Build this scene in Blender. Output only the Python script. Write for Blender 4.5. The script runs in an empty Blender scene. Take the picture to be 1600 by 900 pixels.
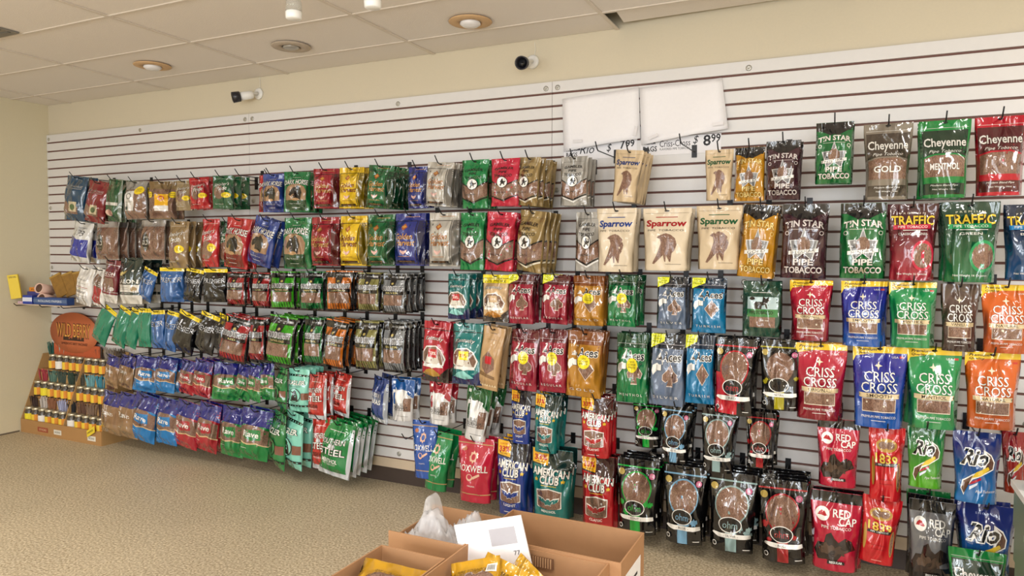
import bpy, bmesh, math, random
from mathutils import Matrix, Vector
sc = bpy.context.scene
COL = sc.collection
R = math.radians
# ------------------------------------------------------------------ camera
cam = bpy.data.cameras.new('camera'); cam.sensor_width = 36; cam.lens = 1113.915/1600*36
cam_o = bpy.data.objects.new('camera', cam); COL.objects.link(cam_o)
YAW, PITCH, ROLL = 0.444607, -0.049556, 0.004955
fw = Vector((-math.sin(YAW)*math.cos(PITCH), math.cos(YAW)*math.cos(PITCH), math.sin(PITCH)))
rt = Vector((math.cos(YAW), math.sin(YAW), 0)); up = rt.cross(fw)
r2 = rt*math.cos(ROLL)+up*math.sin(ROLL); u2 = up*math.cos(ROLL)-rt*math.sin(ROLL)
M = Matrix((r2, u2, -fw)).transposed().to_4x4(); M.translation = (1.64589, -4.00038, 1.57738)
cam_o.matrix_world = M
cam.clip_start = .05
sc.camera = cam_o
# ------------------------------------------------------------------ world, lights, exposure
sc.view_settings.view_transform = 'Standard'; sc.view_settings.look = 'None'
sc.view_settings.gamma = 1; sc.view_settings.use_curve_mapping = False
sc.view_settings.exposure = -0.46
w = bpy.data.worlds.new('world'); sc.world = w; w.use_nodes = True
w.node_tree.nodes['Background'].inputs[0].default_value = (.75, .85, 1, 1)
w.node_tree.nodes['Background'].inputs[1].default_value = 1.0
def area(name, loc, rot, sx, sy, e, col):
    l = bpy.data.lights.new(name, 'AREA'); l.shape = 'RECTANGLE'; l.size = sx; l.size_y = sy
    l.energy = e; l.color = col
    o = bpy.data.objects.new(name, l); o.location = loc; o.rotation_euler = rot; COL.objects.link(o); return o
WY = -8.0
WINS = [(-3.4, .9), (-1.9, .9), (-.4, .9), (1.1, .9), (2.6, .9), (4.1, .9)]
for wx, ww in WINS:
    area('window_daylight', (wx, WY+.06, 1.55), (R(90), 0, 0), ww-.06, 1.9, 74+9*wx, (.88, .94, 1.0))
for tx, ty in ((-2.7, -3.25), (1.0, -3.25), (-2.7, -5.9), (1.0, -5.9), (3.5, -1.9)):
    area('troffer_light', (tx, ty, 2.835), (0, 0, 0), 1.1, .45, 56, (1.0, .965, .91))
# ------------------------------------------------------------------ helpers
def lin(c):
    return tuple(((x/12.92) if x <= .04045 else ((x+.055)/1.055)**2.4) for x in c)
def hx(h):
    return lin(tuple(int(h[i:i+2], 16)/255 for i in (1, 3, 5)))
MATS = {}
def newmat(n):
    m = bpy.data.materials.new(n); m.use_nodes = True
    return m, m.node_tree, m.node_tree.nodes['Principled BSDF']
def mat(color, rough=.6, metal=0, bump=0, bscale=60, mottle=0, name=None, spec=.5):
    k = ('m', color, rough, metal, bump, bscale, mottle)
    if k in MATS: return MATS[k]
    m, nt, b = newmat(name or 'surface')
    c = hx(color)
    b.inputs['Roughness'].default_value = rough; b.inputs['Metallic'].default_value = metal
    b.inputs['Specular IOR Level'].default_value = spec
    tc = nt.nodes.new('ShaderNodeTexCoord'); nz = nt.nodes.new('ShaderNodeTexNoise')
    nz.inputs['Scale'].default_value = bscale; nz.inputs['Detail'].default_value = 4
    nt.links.new(tc.outputs['Object'], nz.inputs['Vector'])
    mx = nt.nodes.new('ShaderNodeMix'); mx.data_type = 'RGBA'
    mt = mottle or .03
    mx.inputs['A'].default_value = tuple(x*(1-mt) for x in c)+(1,)
    mx.inputs['B'].default_value = tuple(min(1, x*(1+mt)) for x in c)+(1,)
    nt.links.new(nz.outputs['Fac'], mx.inputs['Factor']); nt.links.new(mx.outputs['Result'], b.inputs['Base Color'])
    if bump:
        bp = nt.nodes.new('ShaderNodeBump'); bp.inputs['Strength'].default_value = bump
        bp.inputs['Distance'].default_value = .003
        nt.links.new(nz.outputs['Fac'], bp.inputs['Height']); nt.links.new(bp.outputs['Normal'], b.inputs['Normal'])
    MATS[k] = m
    return m
def crinkle(nt, b, strength, scale):
    tc = nt.nodes.new('ShaderNodeTexCoord'); oi = nt.nodes.new('ShaderNodeObjectInfo')
    ad = nt.nodes.new('ShaderNodeVectorMath'); ad.operation = 'MULTIPLY_ADD'
    ad.inputs[1].default_value = (7.3, 7.3, 7.3)
    nt.links.new(oi.outputs['Location'], ad.inputs[0]); nt.links.new(tc.outputs['Object'], ad.inputs[2])
    mp = nt.nodes.new('ShaderNodeMapping'); mp.inputs['Scale'].default_value = (1, .15, .62)
    nt.links.new(ad.outputs[0], mp.inputs['Vector'])
    nz = nt.nodes.new('ShaderNodeTexNoise'); nz.inputs['Scale'].default_value = scale
    nz.noise_type = 'RIDGED_MULTIFRACTAL'; nz.inputs['Detail'].default_value = 2.5; nz.inputs['Distortion'].default_value = .7
    nt.links.new(mp.outputs[0], nz.inputs['Vector'])
    v = nt.nodes.new('ShaderNodeTexVoronoi'); v.feature = 'SMOOTH_F1'; v.inputs['Scale'].default_value = scale*1.3
    v.inputs['Smoothness'].default_value = .35
    nt.links.new(nz.outputs['Color'], v.inputs['Vector']) if False else nt.links.new(mp.outputs[0], v.inputs['Vector'])
    a = nt.nodes.new('ShaderNodeMath'); a.operation = 'MULTIPLY_ADD'; a.inputs[1].default_value = .45
    nt.links.new(v.outputs['Distance'], a.inputs[0]); nt.links.new(nz.outputs['Fac'], a.inputs[2])
    bp = nt.nodes.new('ShaderNodeBump'); bp.inputs['Strength'].default_value = min(1, strength*1.6)
    bp.inputs['Distance'].default_value = .07
    nt.links.new(a.outputs[0], bp.inputs['Height']); nt.links.new(bp.outputs['Normal'], b.inputs['Normal'])
    return tc
def ink_of(h):
    c = hx(h); l = .3*c[0]+.6*c[1]+.1*c[2]
    k = .74 if l < .45 else .92
    return tuple(x*k for x in c)+(1,)
def film(color, color2=None, rough=.2, strength=.5, scale=2.7):
    """glossy crinkled pouch film; color2 = second print colour at the bottom"""
    k = ('f', color, color2, rough, strength)
    if k in MATS: return MATS[k]
    m, nt, b = newmat('pouch_film')
    tc = crinkle(nt, b, strength, scale)
    b.inputs['Roughness'].default_value = rough*1.2
    b.inputs['Specular IOR Level'].default_value = .25; b.inputs['Coat IOR'].default_value = 1.62
    b.inputs['Coat Weight'].default_value = 1.0 if rough < .28 else .3; b.inputs['Coat Roughness'].default_value = .05
    nt.links.new(b.inputs['Normal'].links[0].from_socket, b.inputs['Coat Normal'])
    if color == 'TOB':
        nz = nt.nodes.new('ShaderNodeTexNoise'); nz.inputs['Scale'].default_value = 55; nz.inputs['Detail'].default_value = 5
        mp = nt.nodes.new('ShaderNodeMapping'); mp.inputs['Scale'].default_value = (1, .2, .7)
        nt.links.new(tc.outputs['Object'], mp.inputs[0]); nt.links.new(mp.outputs[0], nz.inputs['Vector'])
        cr = nt.nodes.new('ShaderNodeValToRGB'); e = cr.color_ramp.elements
        e[0].position = .3; e[0].color = hx('#5c4034')+(1,); e[1].position = .7; e[1].color = hx('#957361')+(1,)
        nt.links.new(nz.outputs['Fac'], cr.inputs[0]); nt.links.new(cr.outputs[0], b.inputs['Base Color'])
    elif color2:
        sp = nt.nodes.new('ShaderNodeSeparateXYZ'); nt.links.new(tc.outputs['Object'], sp.inputs[0])
        cr = nt.nodes.new('ShaderNodeValToRGB'); e = cr.color_ramp.elements
        mr = nt.nodes.new('ShaderNodeMath'); mr.operation = 'ADD'; mr.inputs[1].default_value = .96
        nt.links.new(sp.outputs['Z'], mr.inputs[0])
        e[0].position = .1; e[0].color = ink_of(color2); e[1].position = .75; e[1].color = ink_of(color)
        nt.links.new(mr.outputs[0], cr.inputs[0]); nt.links.new(cr.outputs[0], b.inputs['Base Color'])
    else:
        b.inputs['Base Color'].default_value = ink_of(color)
    MATS[k] = m
    return m
def glass_mat():
    if 'glass' in MATS: return MATS['glass']
    m, nt, b = newmat('clear_glass')
    b.inputs['Base Color'].default_value = (.55, .55, .5, 1); b.inputs['Roughness'].default_value = .05
    b.inputs['Alpha'].default_value = .35
    MATS['glass'] = m; return m
def clear_plastic():
    if 'clear' in MATS: return MATS['clear']
    m, nt, b = newmat('clear_film')
    b.inputs['Base Color'].default_value = (.75, .74, .76, 1); b.inputs['Roughness'].default_value = .15
    b.inputs['Alpha'].default_value = .45
    crinkle(nt, b, .6, 3)
    MATS['clear'] = m; return m
def link(name, me, parent=None, mats=()):
    o = bpy.data.objects.new(name, me); COL.objects.link(o)
    if parent: o.parent = parent
    for m in mats: me.materials.append(m)
    return o
def tag(o, label=None, cat=None, group=None, kind=None):
    if label: o['label'] = label
    if cat: o['category'] = cat
    if group: o['group'] = group
    if kind: o['kind'] = kind
    return o
def empty(name, loc, rz=0):
    o = bpy.data.objects.new(name, None); o.location = loc; o.rotation_euler = (0, 0, rz)
    o.empty_display_size = .05; COL.objects.link(o); return o
def bmesh_obj(name, bm, m, parent=None, smooth=False):
    me = bpy.data.meshes.new(name); bmesh.ops.recalc_face_normals(bm, faces=bm.faces); bm.to_mesh(me); bm.free()
    if smooth:
        for p in me.polygons: p.use_smooth = True
    ms = m if isinstance(m, (list, tuple)) else [m]
    return link(name, me, parent, ms)
def add_box(bm, a, b, mtx=None, mi=0):
    r = bmesh.ops.create_cube(bm, size=1)
    for v in r['verts']:
        v.co = Vector((a[0]+(v.co.x+.5)*(b[0]-a[0]), a[1]+(v.co.y+.5)*(b[1]-a[1]), a[2]+(v.co.z+.5)*(b[2]-a[2])))
        if mtx: v.co = mtx @ v.co
    for f in {f for v in r['verts'] for f in v.link_faces}: f.material_index = mi
def box(name, a, b, m, parent=None, bevel=0):
    bm = bmesh.new(); add_box(bm, a, b)
    if bevel: bmesh.ops.bevel(bm, geom=bm.edges[:], offset=bevel, segments=1, affect='EDGES')
    return bmesh_obj(name, bm, m, parent)
def add_tube(bm, pts, r, n=6):
    rings = []
    P = [Vector(p) for p in pts]
    for i, p in enumerate(P):
        d = (P[min(i+1, len(P)-1)]-P[max(i-1, 0)]).normalized()
        a = d.orthogonal().normalized() if abs(d.x) > .9 else d.cross(Vector((1, 0, 0))).normalized()
        c = d.cross(a); rr = r[i] if isinstance(r, (list, tuple)) else r
        rings.append([bm.verts.new(p+(a*math.cos(t)+c*math.sin(t))*rr) for t in [2*math.pi*k/n for k in range(n)]])
    for A, B in zip(rings, rings[1:]):
        for k in range(n): bm.faces.new((A[k], A[(k+1) % n], B[(k+1) % n], B[k]))
    bm.faces.new(rings[0][::-1]); bm.faces.new(rings[-1])
def add_lathe(bm, prof, n=16, mtx=None):
    rings = []
    for r, z in prof:
        rings.append([bm.verts.new((mtx or Matrix()) @ Vector((r*math.cos(2*math.pi*k/n), r*math.sin(2*math.pi*k/n), z))) for k in range(n)])
    for A, B in zip(rings, rings[1:]):
        for k in range(n): bm.faces.new((A[k], A[(k+1) % n], B[(k+1) % n], B[k]))
    bm.faces.new(rings[0][::-1]); bm.faces.new(rings[-1])
def lathe(name, prof, m, parent=None, n=16, mtx=None):
    bm = bmesh.new(); add_lathe(bm, prof, n, mtx); return bmesh_obj(name, bm, m, parent, True)
TXT = {}
def textmesh(s, bold=0.0, shear=0):
    k = (s, bold, shear)
    if k not in TXT:
        c = bpy.data.curves.new('t', 'FONT'); c.body = s; c.resolution_u = 2; c.offset = bold; c.shear = shear
        o = bpy.data.objects.new('t', c); me = o.to_mesh()
        vs = [(v.co.x, v.co.y) for v in me.vertices]; fs = [tuple(p.vertices) for p in me.polygons]
        o.to_mesh_clear(); bpy.data.objects.remove(o); bpy.data.curves.remove(c)
        TXT[k] = (vs, fs)
    return TXT[k]
# ------------------------------------------------------------------ room
LX, RX, FY, CZ = -4.864, 5.0, WY, 2.86
slat_m = mat('#d8d5d3', .38, bump=.05, bscale=30, name='white_melamine')
groove_m = mat('#6a473f', .7, name='brown_fibreboard')
beige_m = mat('#cec3ac', .85, bump=.1, bscale=90, name='beige_paint')
left_m = mat('#d6ccb0', .85, bump=.1, bscale=90, name='cream_paint')
dark_base = mat('#3f322c', .5, name='dark_vinyl')
wall = box('wall_back', (LX-.1, .022, 0), (RX, .12, 3.2), beige_m); tag(wall, kind='structure')
SEAM = [LX, -2.44, 0, 2.44, 4.88]
S = .0762
slat_me = {}
for i in range(4):
    x0, x1 = SEAM[i]+.0012, SEAM[i+1]-.0012
    box('slat_backing', (x0, .0085, .165), (x1, .0225, 2.6), groove_m, wall)
    for k in range(32):
        wd = round(x1-x0, 4)
        if wd not in slat_me:
            bm = bmesh.new(); add_box(bm, (0, 0, -.0636), (wd, .009, 0))
            bmesh.ops.bevel(bm, geom=bm.edges[:], offset=.0009, segments=1, affect='EDGES')
            me = bpy.data.meshes.new('slat'); bm.to_mesh(me); bm.free(); me.materials.append(slat_m); slat_me[wd] = me
        o = bpy.data.objects.new('slat', slat_me[wd]); COL.objects.link(o); o.parent = wall
        o.location = (x0, 0, 2.6-k*S-(0 if k else 0))
screw_me = None
for z in (2.562, 1.955, 1.425, 1.345, .79, .205):
    for x in (-4.83, -3.633, -2.477, -2.405, -1.106, -.04, .035, 1.125, 2.40, 2.48):
        if screw_me is None:
            s_ = lathe('screw_washer', [(.0, 0), (.016, 0), (.016, .002), (.009, .004), (.004, .0025), (.0, .0025)], mat('#b9b6ae', .35, .6), wall, 12, Matrix.Rotation(R(90), 4, 'X'))
            screw_me = s_.data
        else:
            s_ = bpy.data.objects.new('screw_washer', screw_me); COL.objects.link(s_); s_.parent = wall
        s_.location = (x, -.0005, z)
tag(box('baseboard_back', (LX, .002, 0), (RX, .024, .1), dark_base), kind='structure')
tag(box('wall_left', (LX-.12, FY, 0), (LX, .12, 3.2), left_m), kind='structure')
tag(box('wall_right', (RX, FY, 0), (RX+.12, .12, 3.2), left_m), kind='structure')
tag(box('trim_1', (LX, .004, .1), (RX, .022, .164), mat('#c9b59b', .7)), kind='structure')
tag(box('baseboard_left', (LX, FY, 0), (LX+.004, -.3, .012), mat('#6b5f50', .6)), kind='structure')
# front wall with shop windows (behind the camera)
bm = bmesh.new(); add_box(bm, (LX, FY-.15, 0), (RX, FY, .58)); add_box(bm, (LX, FY-.15, 2.52), (RX, FY, 3.2))
ed = [LX]+[v for wx, ww in WINS for v in (wx-ww/2, wx+ww/2)]+[RX]
for i in range(0, len(ed), 2): add_box(bm, (ed[i], FY-.15, .58), (ed[i+1], FY, 2.52))
tag(bmesh_obj('wall_front', bm, left_m), kind='structure')
for i, (wx, ww) in enumerate(WINS):
    bm = bmesh.new(); a, b = wx-ww/2, wx+ww/2
    for q in ((a, .58, a+.04, 2.52), (b-.04, .58, b, 2.52), (a, .58, b, .62), (a, 2.48, b, 2.52), (a, 1.5, b, 1.53)):
        add_box(bm, (q[0], FY-.1, q[1]), (q[2], FY-.04, q[3]))
    wf = bmesh_obj('window_%d' % (i+1), bm, mat('#8c8c8c', .4, .8)); tag(wf, kind='structure')
    box('pane', (a, FY-.075, .6), (b, FY-.07, 2.5), glass_mat(), wf)
# floor: speckled tan sheet vinyl
m, nt, b = newmat('speckled_floor'); MATS['floor'] = m
tc = nt.nodes.new('ShaderNodeTexCoord'); v1 = nt.nodes.new('ShaderNodeTexVoronoi'); v1.inputs['Scale'].default_value = 95
n1 = nt.nodes.new('ShaderNodeTexNoise'); n1.inputs['Scale'].default_value = 85; n1.inputs['Detail'].default_value = 3
n2 = nt.nodes.new('ShaderNodeTexNoise'); n2.inputs['Scale'].default_value = 1.6; n2.inputs['Detail'].default_value = 3
for n in (v1, n1, n2): nt.links.new(tc.outputs['Object'], n.inputs['Vector'])
c1 = nt.nodes.new('ShaderNodeValToRGB'); e = c1.color_ramp.elements
e[0].position = .32; e[0].color = hx('#a08c6c')+(1,); e[1].position = .68; e[1].color = hx('#f4e4c6')+(1,)
mm = nt.nodes.new('ShaderNodeMix'); mm.data_type = 'RGBA'; mm.blend_type = 'MULTIPLY'; mm.inputs['Factor'].default_value = .12
nt.links.new(n1.outputs['Fac'], c1.inputs[0]); nt.links.new(c1.outputs[0], mm.inputs['A'])
bw = nt.nodes.new('ShaderNodeRGBToBW'); nt.links.new(v1.outputs['Color'], bw.inputs[0]); nt.links.new(bw.outputs[0], mm.inputs['B'])
m2 = nt.nodes.new('ShaderNodeMix'); m2.data_type = 'RGBA'; m2.blend_type = 'MULTIPLY'; m2.inputs['Factor'].default_value = .25
nt.links.new(mm.outputs['Result'], m2.inputs['A']); nt.links.new(n2.outputs['Fac'], m2.inputs['B'])
nt.links.new(m2.outputs['Result'], b.inputs['Base Color']); b.inputs['Roughness'].default_value = .5
tag(box('floor', (LX-.1, FY-.1, -.1), (RX+.1, .1, 0), m), kind='structure')
# ceiling: plenum slab, dropped tiles and grid bars
tag(box('ceiling', (LX-.1, FY-.1, 3.12), (RX+.1, .12, 3.2), mat('#3a3733', .9)), kind='structure')
ceil = bpy.data.objects['ceiling']
tile_m = mat('#e4dcd4', .9, bump=.35, bscale=140, mottle=.04, name='ceiling_tile_fibre')
bar_m = mat('#d6cbbe', .5, name='painted_steel')
gx = [LX]+[.395+1.235*k for k in range(-4, 4)]+[RX]; gx = sorted(x for x in set(gx) if LX <= x <= RX)
gy = [.02]+[-.285-.5365*k for k in range(0, 15)]; gy = [y for y in gy if y > FY]+[FY]
TM = {}
for i in range(len(gx)-1):
    for j in range(len(gy)-1):
        x0, x1, y1, y0 = gx[i], gx[i+1], gy[j], gy[j+1]
        if x1-x0 < .05 or y1-y0 < .05: continue
        cx, cy = (x0+x1)/2, (y0+y1)/2
        if any(abs(cx-tx) < .6 and abs(cy-ty) < .3 for tx, ty in ((-2.7, -3.25), (1.0, -3.25), (-2.7, -5.9), (1.0, -5.9), (3.5, -1.9))): pass
        k = (round(x1-x0, 3), round(y1-y0, 3))
        if k not in TM:
            bm = bmesh.new(); add_box(bm, (-k[0]/2+.004, -k[1]/2+.004, .006), (k[0]/2-.004, k[1]/2-.004, .02))
            me = bpy.data.meshes.new('ceiling_tile'); bm.to_mesh(me); bm.free(); me.materials.append(tile_m); TM[k] = me
        o = bpy.data.objects.new('ceiling_tile', TM[k]); COL.objects.link(o); o.parent = ceil
        o.location = (cx, cy, CZ)
        if abs(x0-.395) < .01 and j == 0:
            o.location = (cx+.06, cy-.03, CZ+.03); o.rotation_euler = (R(-2), R(-1.5), R(3.2))
bm = bmesh.new()
for x in gx[1:-1]: add_box(bm, (x-.011, FY, CZ-.001), (x+.011, .02, CZ+.005))
bmesh_obj('grid_bar', bm, bar_m, ceil)
for y in gy[1:-1]: box('grid_bar', (LX, y-.011, CZ), (RX, y+.011, CZ+.0055), bar_m, ceil)
for tx, ty in ((-2.7, -3.25), (1.0, -3.25), (-2.7, -5.9), (1.0, -5.9), (3.5, -1.9)):
    t = empty('ceiling_troffer', (tx, ty, CZ)); tag(t, 'white flush ceiling light panel %s' % {(-2.7, -3.25): 'over the left floor, nearer row', (1.0, -3.25): 'over the photographer', (-2.7, -5.9): 'by the windows at left', (1.0, -5.9): 'by the windows in the middle', (3.5, -1.9): 'over the right aisle'}[(tx, ty)], 'light', 'ceiling light panels')
    box('frame', (-.6, -.26, -.014), (.6, .26, -.001), mat('#e8e8e8', .4), t)
    m, nt, b = newmat('lit_diffuser') if 'dif' not in MATS else (MATS['dif'], None, None)
    if nt:
        b.inputs['Base Color'].default_value = (.9, .9, .9, 1); b.inputs['Emission Color'].default_value = (1, .94, .85, 1)
        b.inputs['Emission Strength'].default_value = 2.0; MATS['dif'] = m
    box('diffuser', (-.56, -.22, -.018), (.56, .22, -.0135), m, t)
# ------------------------------------------------------------------ pouches: surface
NU, NV = 14, 20
def smooth(a, b, x):
    t = max(0, min(1, (x-a)/(b-a))); return t*t*(3-2*t)
class Surf:
    def __init__(s, shape, seed):
        rnd = random.Random(seed); s.shape = shape
        s.rid = [(rnd.uniform(-1, 1), rnd.uniform(-.6, .6), rnd.uniform(1.3, 3.2), rnd.uniform(0, 6), rnd.uniform(.05, .13)) for _ in range(5)]
        s.wob = (rnd.uniform(0, 6), rnd.uniform(2, 4))
        s.g = [[s.f(i/NU-.5, j/NV) for i in range(NU+1)] for j in range(NV+1)]
    def f(s, u, v):
        if s.shape == 'stand': e = smooth(.93, .5, v)*(.72+.28*smooth(0, .3, v)) if v > 0 else .7
        elif s.shape == 'card': return .04
        else: e = smooth(.95, .62, v)*(.12+.88*smooth(0, .22, v))
        if v > .86: e *= .6
        p = max(0, 1-abs(2*u)**2.6)**.75
        w = 0
        for a, b, fr, ph, am in s.rid:
            q = 1-abs(math.sin(fr*(a*u*4+b*v*5)+ph+.6*math.sin(5*v+ph)))
            w += am*q**3
        edge = min(1, (0.5-abs(u))*6)
        return .05+e*p+w*(.35+.65*e)*(.25+.75*edge)*.9
    def W(s, v):
        w = 1+.012*math.sin(s.wob[0]+v*s.wob[1]*2)
        if s.shape == 'stand': w *= .87+.13*smooth(.25, .95, v)
        return w
    def at(s, u, v, off=0):
        fi = (u+.5)*NU; fj = v*NV
        i = max(0, min(NU-1, int(fi))); j = max(0, min(NV-1, int(fj)))
        a, b = fi-i, fj-j; g = s.g
        h = (g[j][i]*(1-a)+g[j][i+1]*a)*(1-b)+(g[j+1][i]*(1-a)+g[j+1][i+1]*a)*b
        return (u*s.W(v), -(h+off), v-.96)
    def mesh(s):
        bm = bmesh.new(); F, B = [], []
        for j in range(NV+1):
            F.append([bm.verts.new(s.at(i/NU-.5, j/NV)) for i in range(NU+1)])
            r = []
            for i in range(NU+1):
                x, y, z = s.at(i/NU-.5, j/NV)
                bk = .45*max(0, -y-.12) if s.shape != 'card' else .0
                r.append(F[j][i] if i in (0, NU) else bm.verts.new((x, bk, z)))
            B.append(r)
        for j in range(NV):
            for i in range(NU):
                bm.faces.new((F[j][i], F[j][i+1], F[j+1][i+1], F[j+1][i]))
                q = [B[j][i], B[j+1][i], B[j+1][i+1], B[j][i+1]]
                bm.faces.new(list(dict.fromkeys(q)))
        for j in (0, NV):
            for i in range(NU):
                q = list(dict.fromkeys([F[j][i], B[j][i], B[j][i+1], F[j][i+1]]))
                if len(q) > 2: bm.faces.new(q)
        bmesh.ops.recalc_face_normals(bm, faces=bm.faces)
        me = bpy.data.meshes.new('tobacco_pouch'); bm.to_mesh(me); bm.free()
        for p in me.polygons: p.use_smooth = True
        return me
# ------------------------------------------------------------------ pouches: artwork
class Art:
    """print on the pouch front, u -0.5..0.5 across, v 0..1 upward"""
    def __init__(s, base, base2=None, shape='pouch', rough=.2, strength=.5):
        s.base, s.base2, s.shape, s.rough, s.strength = base, base2, shape, rough, strength
        s.items = []; s.n = 1
    def poly(s, pts, c, part='printed_panel'):
        s.items.append((part, pts, [tuple(range(len(pts)))], c, s.n, True)); s.n += .55
    def rect(s, u0, v0, u1, v1, c, part='printed_panel'):
        s.poly([(u0, v0), (u1, v0), (u1, v1), (u0, v1)], c, part)
    def ell(s, u, v, a, b, c, part='printed_panel', n=22):
        s.poly([(u+a*math.cos(2*math.pi*k/n), v+b*math.sin(2*math.pi*k/n)) for k in range(n)], c, part)
    def shp(s, pts, u0, v0, du, dv, c, part='emblem'):
        s.poly([(u0+x*du, v0+y*dv) for x, y in pts], c, part)
    def txt(s, t, v, h, w, c, u=0, bold=.0, shear=0, arc=0, ol=None, olw=.035, slant=0, part='lettering'):
        def put(off, col):
            base, _ = textmesh(t, 0.0, shear); vs, fs = textmesh(t, off, shear)
            xs = [p[0] for p in base]; ys = [p[1] for p in base]
            x0, x1, y0, y1 = min(xs), max(xs), min(ys), max(ys)
            P = []
            for x, y in vs:
                a = (x-(x0+x1)/2)/(x1-x0); b = (y-(y0+y1)/2)/(y1-y0)
                P.append((max(-.495, min(.495, u+a*w)), v+b*h+arc*(1-4*a*a)+slant*a))
            s.items.append((part, P, fs, col, s.n, False))
        if ol: put(bold+olw, ol); s.n += .3
        put(bold, c); s.n += .4
    def star(s, u, v, r, c, asp=.72, n=5, inner=.42, part='emblem'):
        s.poly([(u+(r if k % 2 == 0 else r*inner)*math.sin(math.pi*k/n), v+asp*(r if k % 2 == 0 else r*inner)*math.cos(math.pi*k/n)) for k in range(2*n)], c, part)
    def build(s, seed, name='tobacco_pouch'):
        sf = Surf(s.shape, seed); me = sf.mesh(); me.materials.append(film(s.base, s.base2, s.rough, s.strength))
        parts = []
        for part in dict.fromkeys(i[0] for i in s.items):
            bm = bmesh.new(); big = []; mats = []
            for cut in (True, False):
                for _, P, fs, c, n, ct in s.items:
                    if _ != part or ct != cut: continue
                    if c not in mats: mats.append(c)
                    vv = [bm.verts.new((max(-.497, min(.497, x)), n, max(.004, min(.996, y)))) for x, y in P]
                    for f in fs:
                        try:
                            q = bm.faces.new([vv[k] for k in f]); q.material_index = mats.index(c)
                        except ValueError: pass
                if cut and bm.faces:
                    bmesh.ops.triangulate(bm, faces=bm.faces[:])
                    us = [v.co.x for v in bm.verts]; zs = [v.co.z for v in bm.verts]
                    for i in range(1, NU):
                        if min(us) < i/NU-.5 < max(us):
                            bmesh.ops.bisect_plane(bm, geom=bm.verts[:]+bm.edges[:]+bm.faces[:], plane_co=(i/NU-.5, 0, 0), plane_no=(1, 0, 0))
                    for j in range(1, NV):
                        if min(zs) < j/NV < max(zs):
                            bmesh.ops.bisect_plane(bm, geom=bm.verts[:]+bm.edges[:]+bm.faces[:], plane_co=(0, 0, j/NV), plane_no=(0, 0, 1))
            for v in bm.verts: v.co = sf.at(v.co.x, v.co.z, .016*v.co.y)
            for f in bm.faces:
                f.smooth = True
                if f.normal.y > 0: pass
            bm.normal_update()
            fl = [f for f in bm.faces if f.normal.y > 0]
            if fl: bmesh.ops.reverse_faces(bm, faces=fl)
            m2 = bpy.data.meshes.new(part); bm.to_mesh(m2); bm.free()
            for c in mats: m2.materials.append(film(c, None, s.rough, s.strength))
            parts.append((part, m2))
        return me, parts
W, K, TB = '#f2efe9', '#141216', 'TOB'
BIRD = [(.45,1),(.3,.95),(.2,.88),(.33,.83),(.36,.7),(.3,.5),(.2,.3),(.02,.02),(.1,0),(.3,.2),(.45,.3),(.5,.08),(.54,.08),(.56,.3),(.65,.28),(.68,.08),(.72,.08),(.73,.32),(.86,.45),(.92,.65),(.86,.85),(.7,.97),(.55,1.02)]
HORSE = [(.05,.35),(.18,.25),(.4,.42),(.42,.1),(.9,0),(1,.5),(.92,.8),(.7,1),(.62,.88),(.4,.85),(.15,.6)]
RIDER = [(0,.1),(.2,.2),(.3,.45),(.2,.62),(.38,.9),(.5,1),(.6,.9),(.55,.75),(.75,.6),(1,.7),(.95,.5),(.75,.42),(.8,.15),(.68,.12),(.6,.3),(.42,.28),(.32,.02),(.22,.05),(.2,.12)]
EAGLE = [(0,1),(.05,.6),(.2,.35),(.38,.25),(.35,.05),(.5,.15),(.65,.05),(.62,.25),(.8,.35),(.95,.6),(1,1),(.75,.85),(.6,.6),(.56,.8),(.44,.8),(.4,.6),(.25,.85)]
ELK = [(0,.5),(.1,.62),(.45,.6),(.6,.7),(.62,.85),(.5,1),(.55,1),(.68,.85),(.8,1),(.84,.98),(.76,.8),(.95,.72),(.8,.62),(.72,.4),(.78,.05),(.7,.05),(.62,.35),(.45,.3),(.42,0),(.35,0),(.34,.32),(.15,.3),(.12,0),(.05,0),(.05,.35)]
CAP = [(0,.3),(.1,.35),(.15,.65),(.4,.9),(.7,.8),(.85,.5),(1,.3),(.8,.2),(.4,.3)]
RACE = [(0,.3),(.1,.6),(.25,.62),(.3,.9),(.42,1),(.5,.8),(.6,.7),(.75,.85),(.9,.75),(1,.45),(.85,.4),(.7,.3),(.55,0),(.3,.05),(.1,0)]
SPADE = [(.5,1),(.7,.7),(.95,.5),(.95,.28),(.75,.18),(.58,.28),(.68,.02),(.32,.02),(.42,.28),(.25,.18),(.05,.28),(.05,.5),(.3,.7)]
CLUB = [(.5,1),(.68,.88),(.62,.62),(.85,.68),(1,.5),(.9,.28),(.6,.35),(.7,.02),(.3,.02),(.4,.35),(.1,.28),(0,.5),(.15,.68),(.38,.62),(.32,.88)]
DIAM = [(.5,1),(.95,.5),(.5,0),(.05,.5)]
def dash(a, v, w, c, u=0, h=.008): a.rect(u-w/2, v-h/2, u+w/2, v+h/2, c, 'small_print')
def hole(a, c='#1a1a1c', v=.955): a.ell(0, v, .055, .014, c, 'hang_hole', 10)
def D_slim(c, d):
    a = Art(c, shape='pouch'); a.txt('RED HORSE' if d else 'BLUE HORSE', .76, .05, .72, '#b7b3ad'); dash(a, .71, .7, '#b7b3ad')
    a.poly([(-.35, .15), (.3, .15), (.3, .32), (.05, .3), (-.2, .42), (-.35, .4)], TB, 'tobacco_window')
    a.rect(-.05, .2, .26, .42, '#cfc0a0'); a.ell(.1, .3, .1, .07, '#54713f', 'emblem'); hole(a); return a
def D_sidegreen():
    a = Art('#1f5a33'); a.rect(-.4, .38, .4, .45, '#d8d4cc'); a.ell(0, .2, .22, .08, '#d9b0a0', 'emblem'); a.rect(.42, 0, .5, 1, '#8f9a8f'); return a
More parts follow.
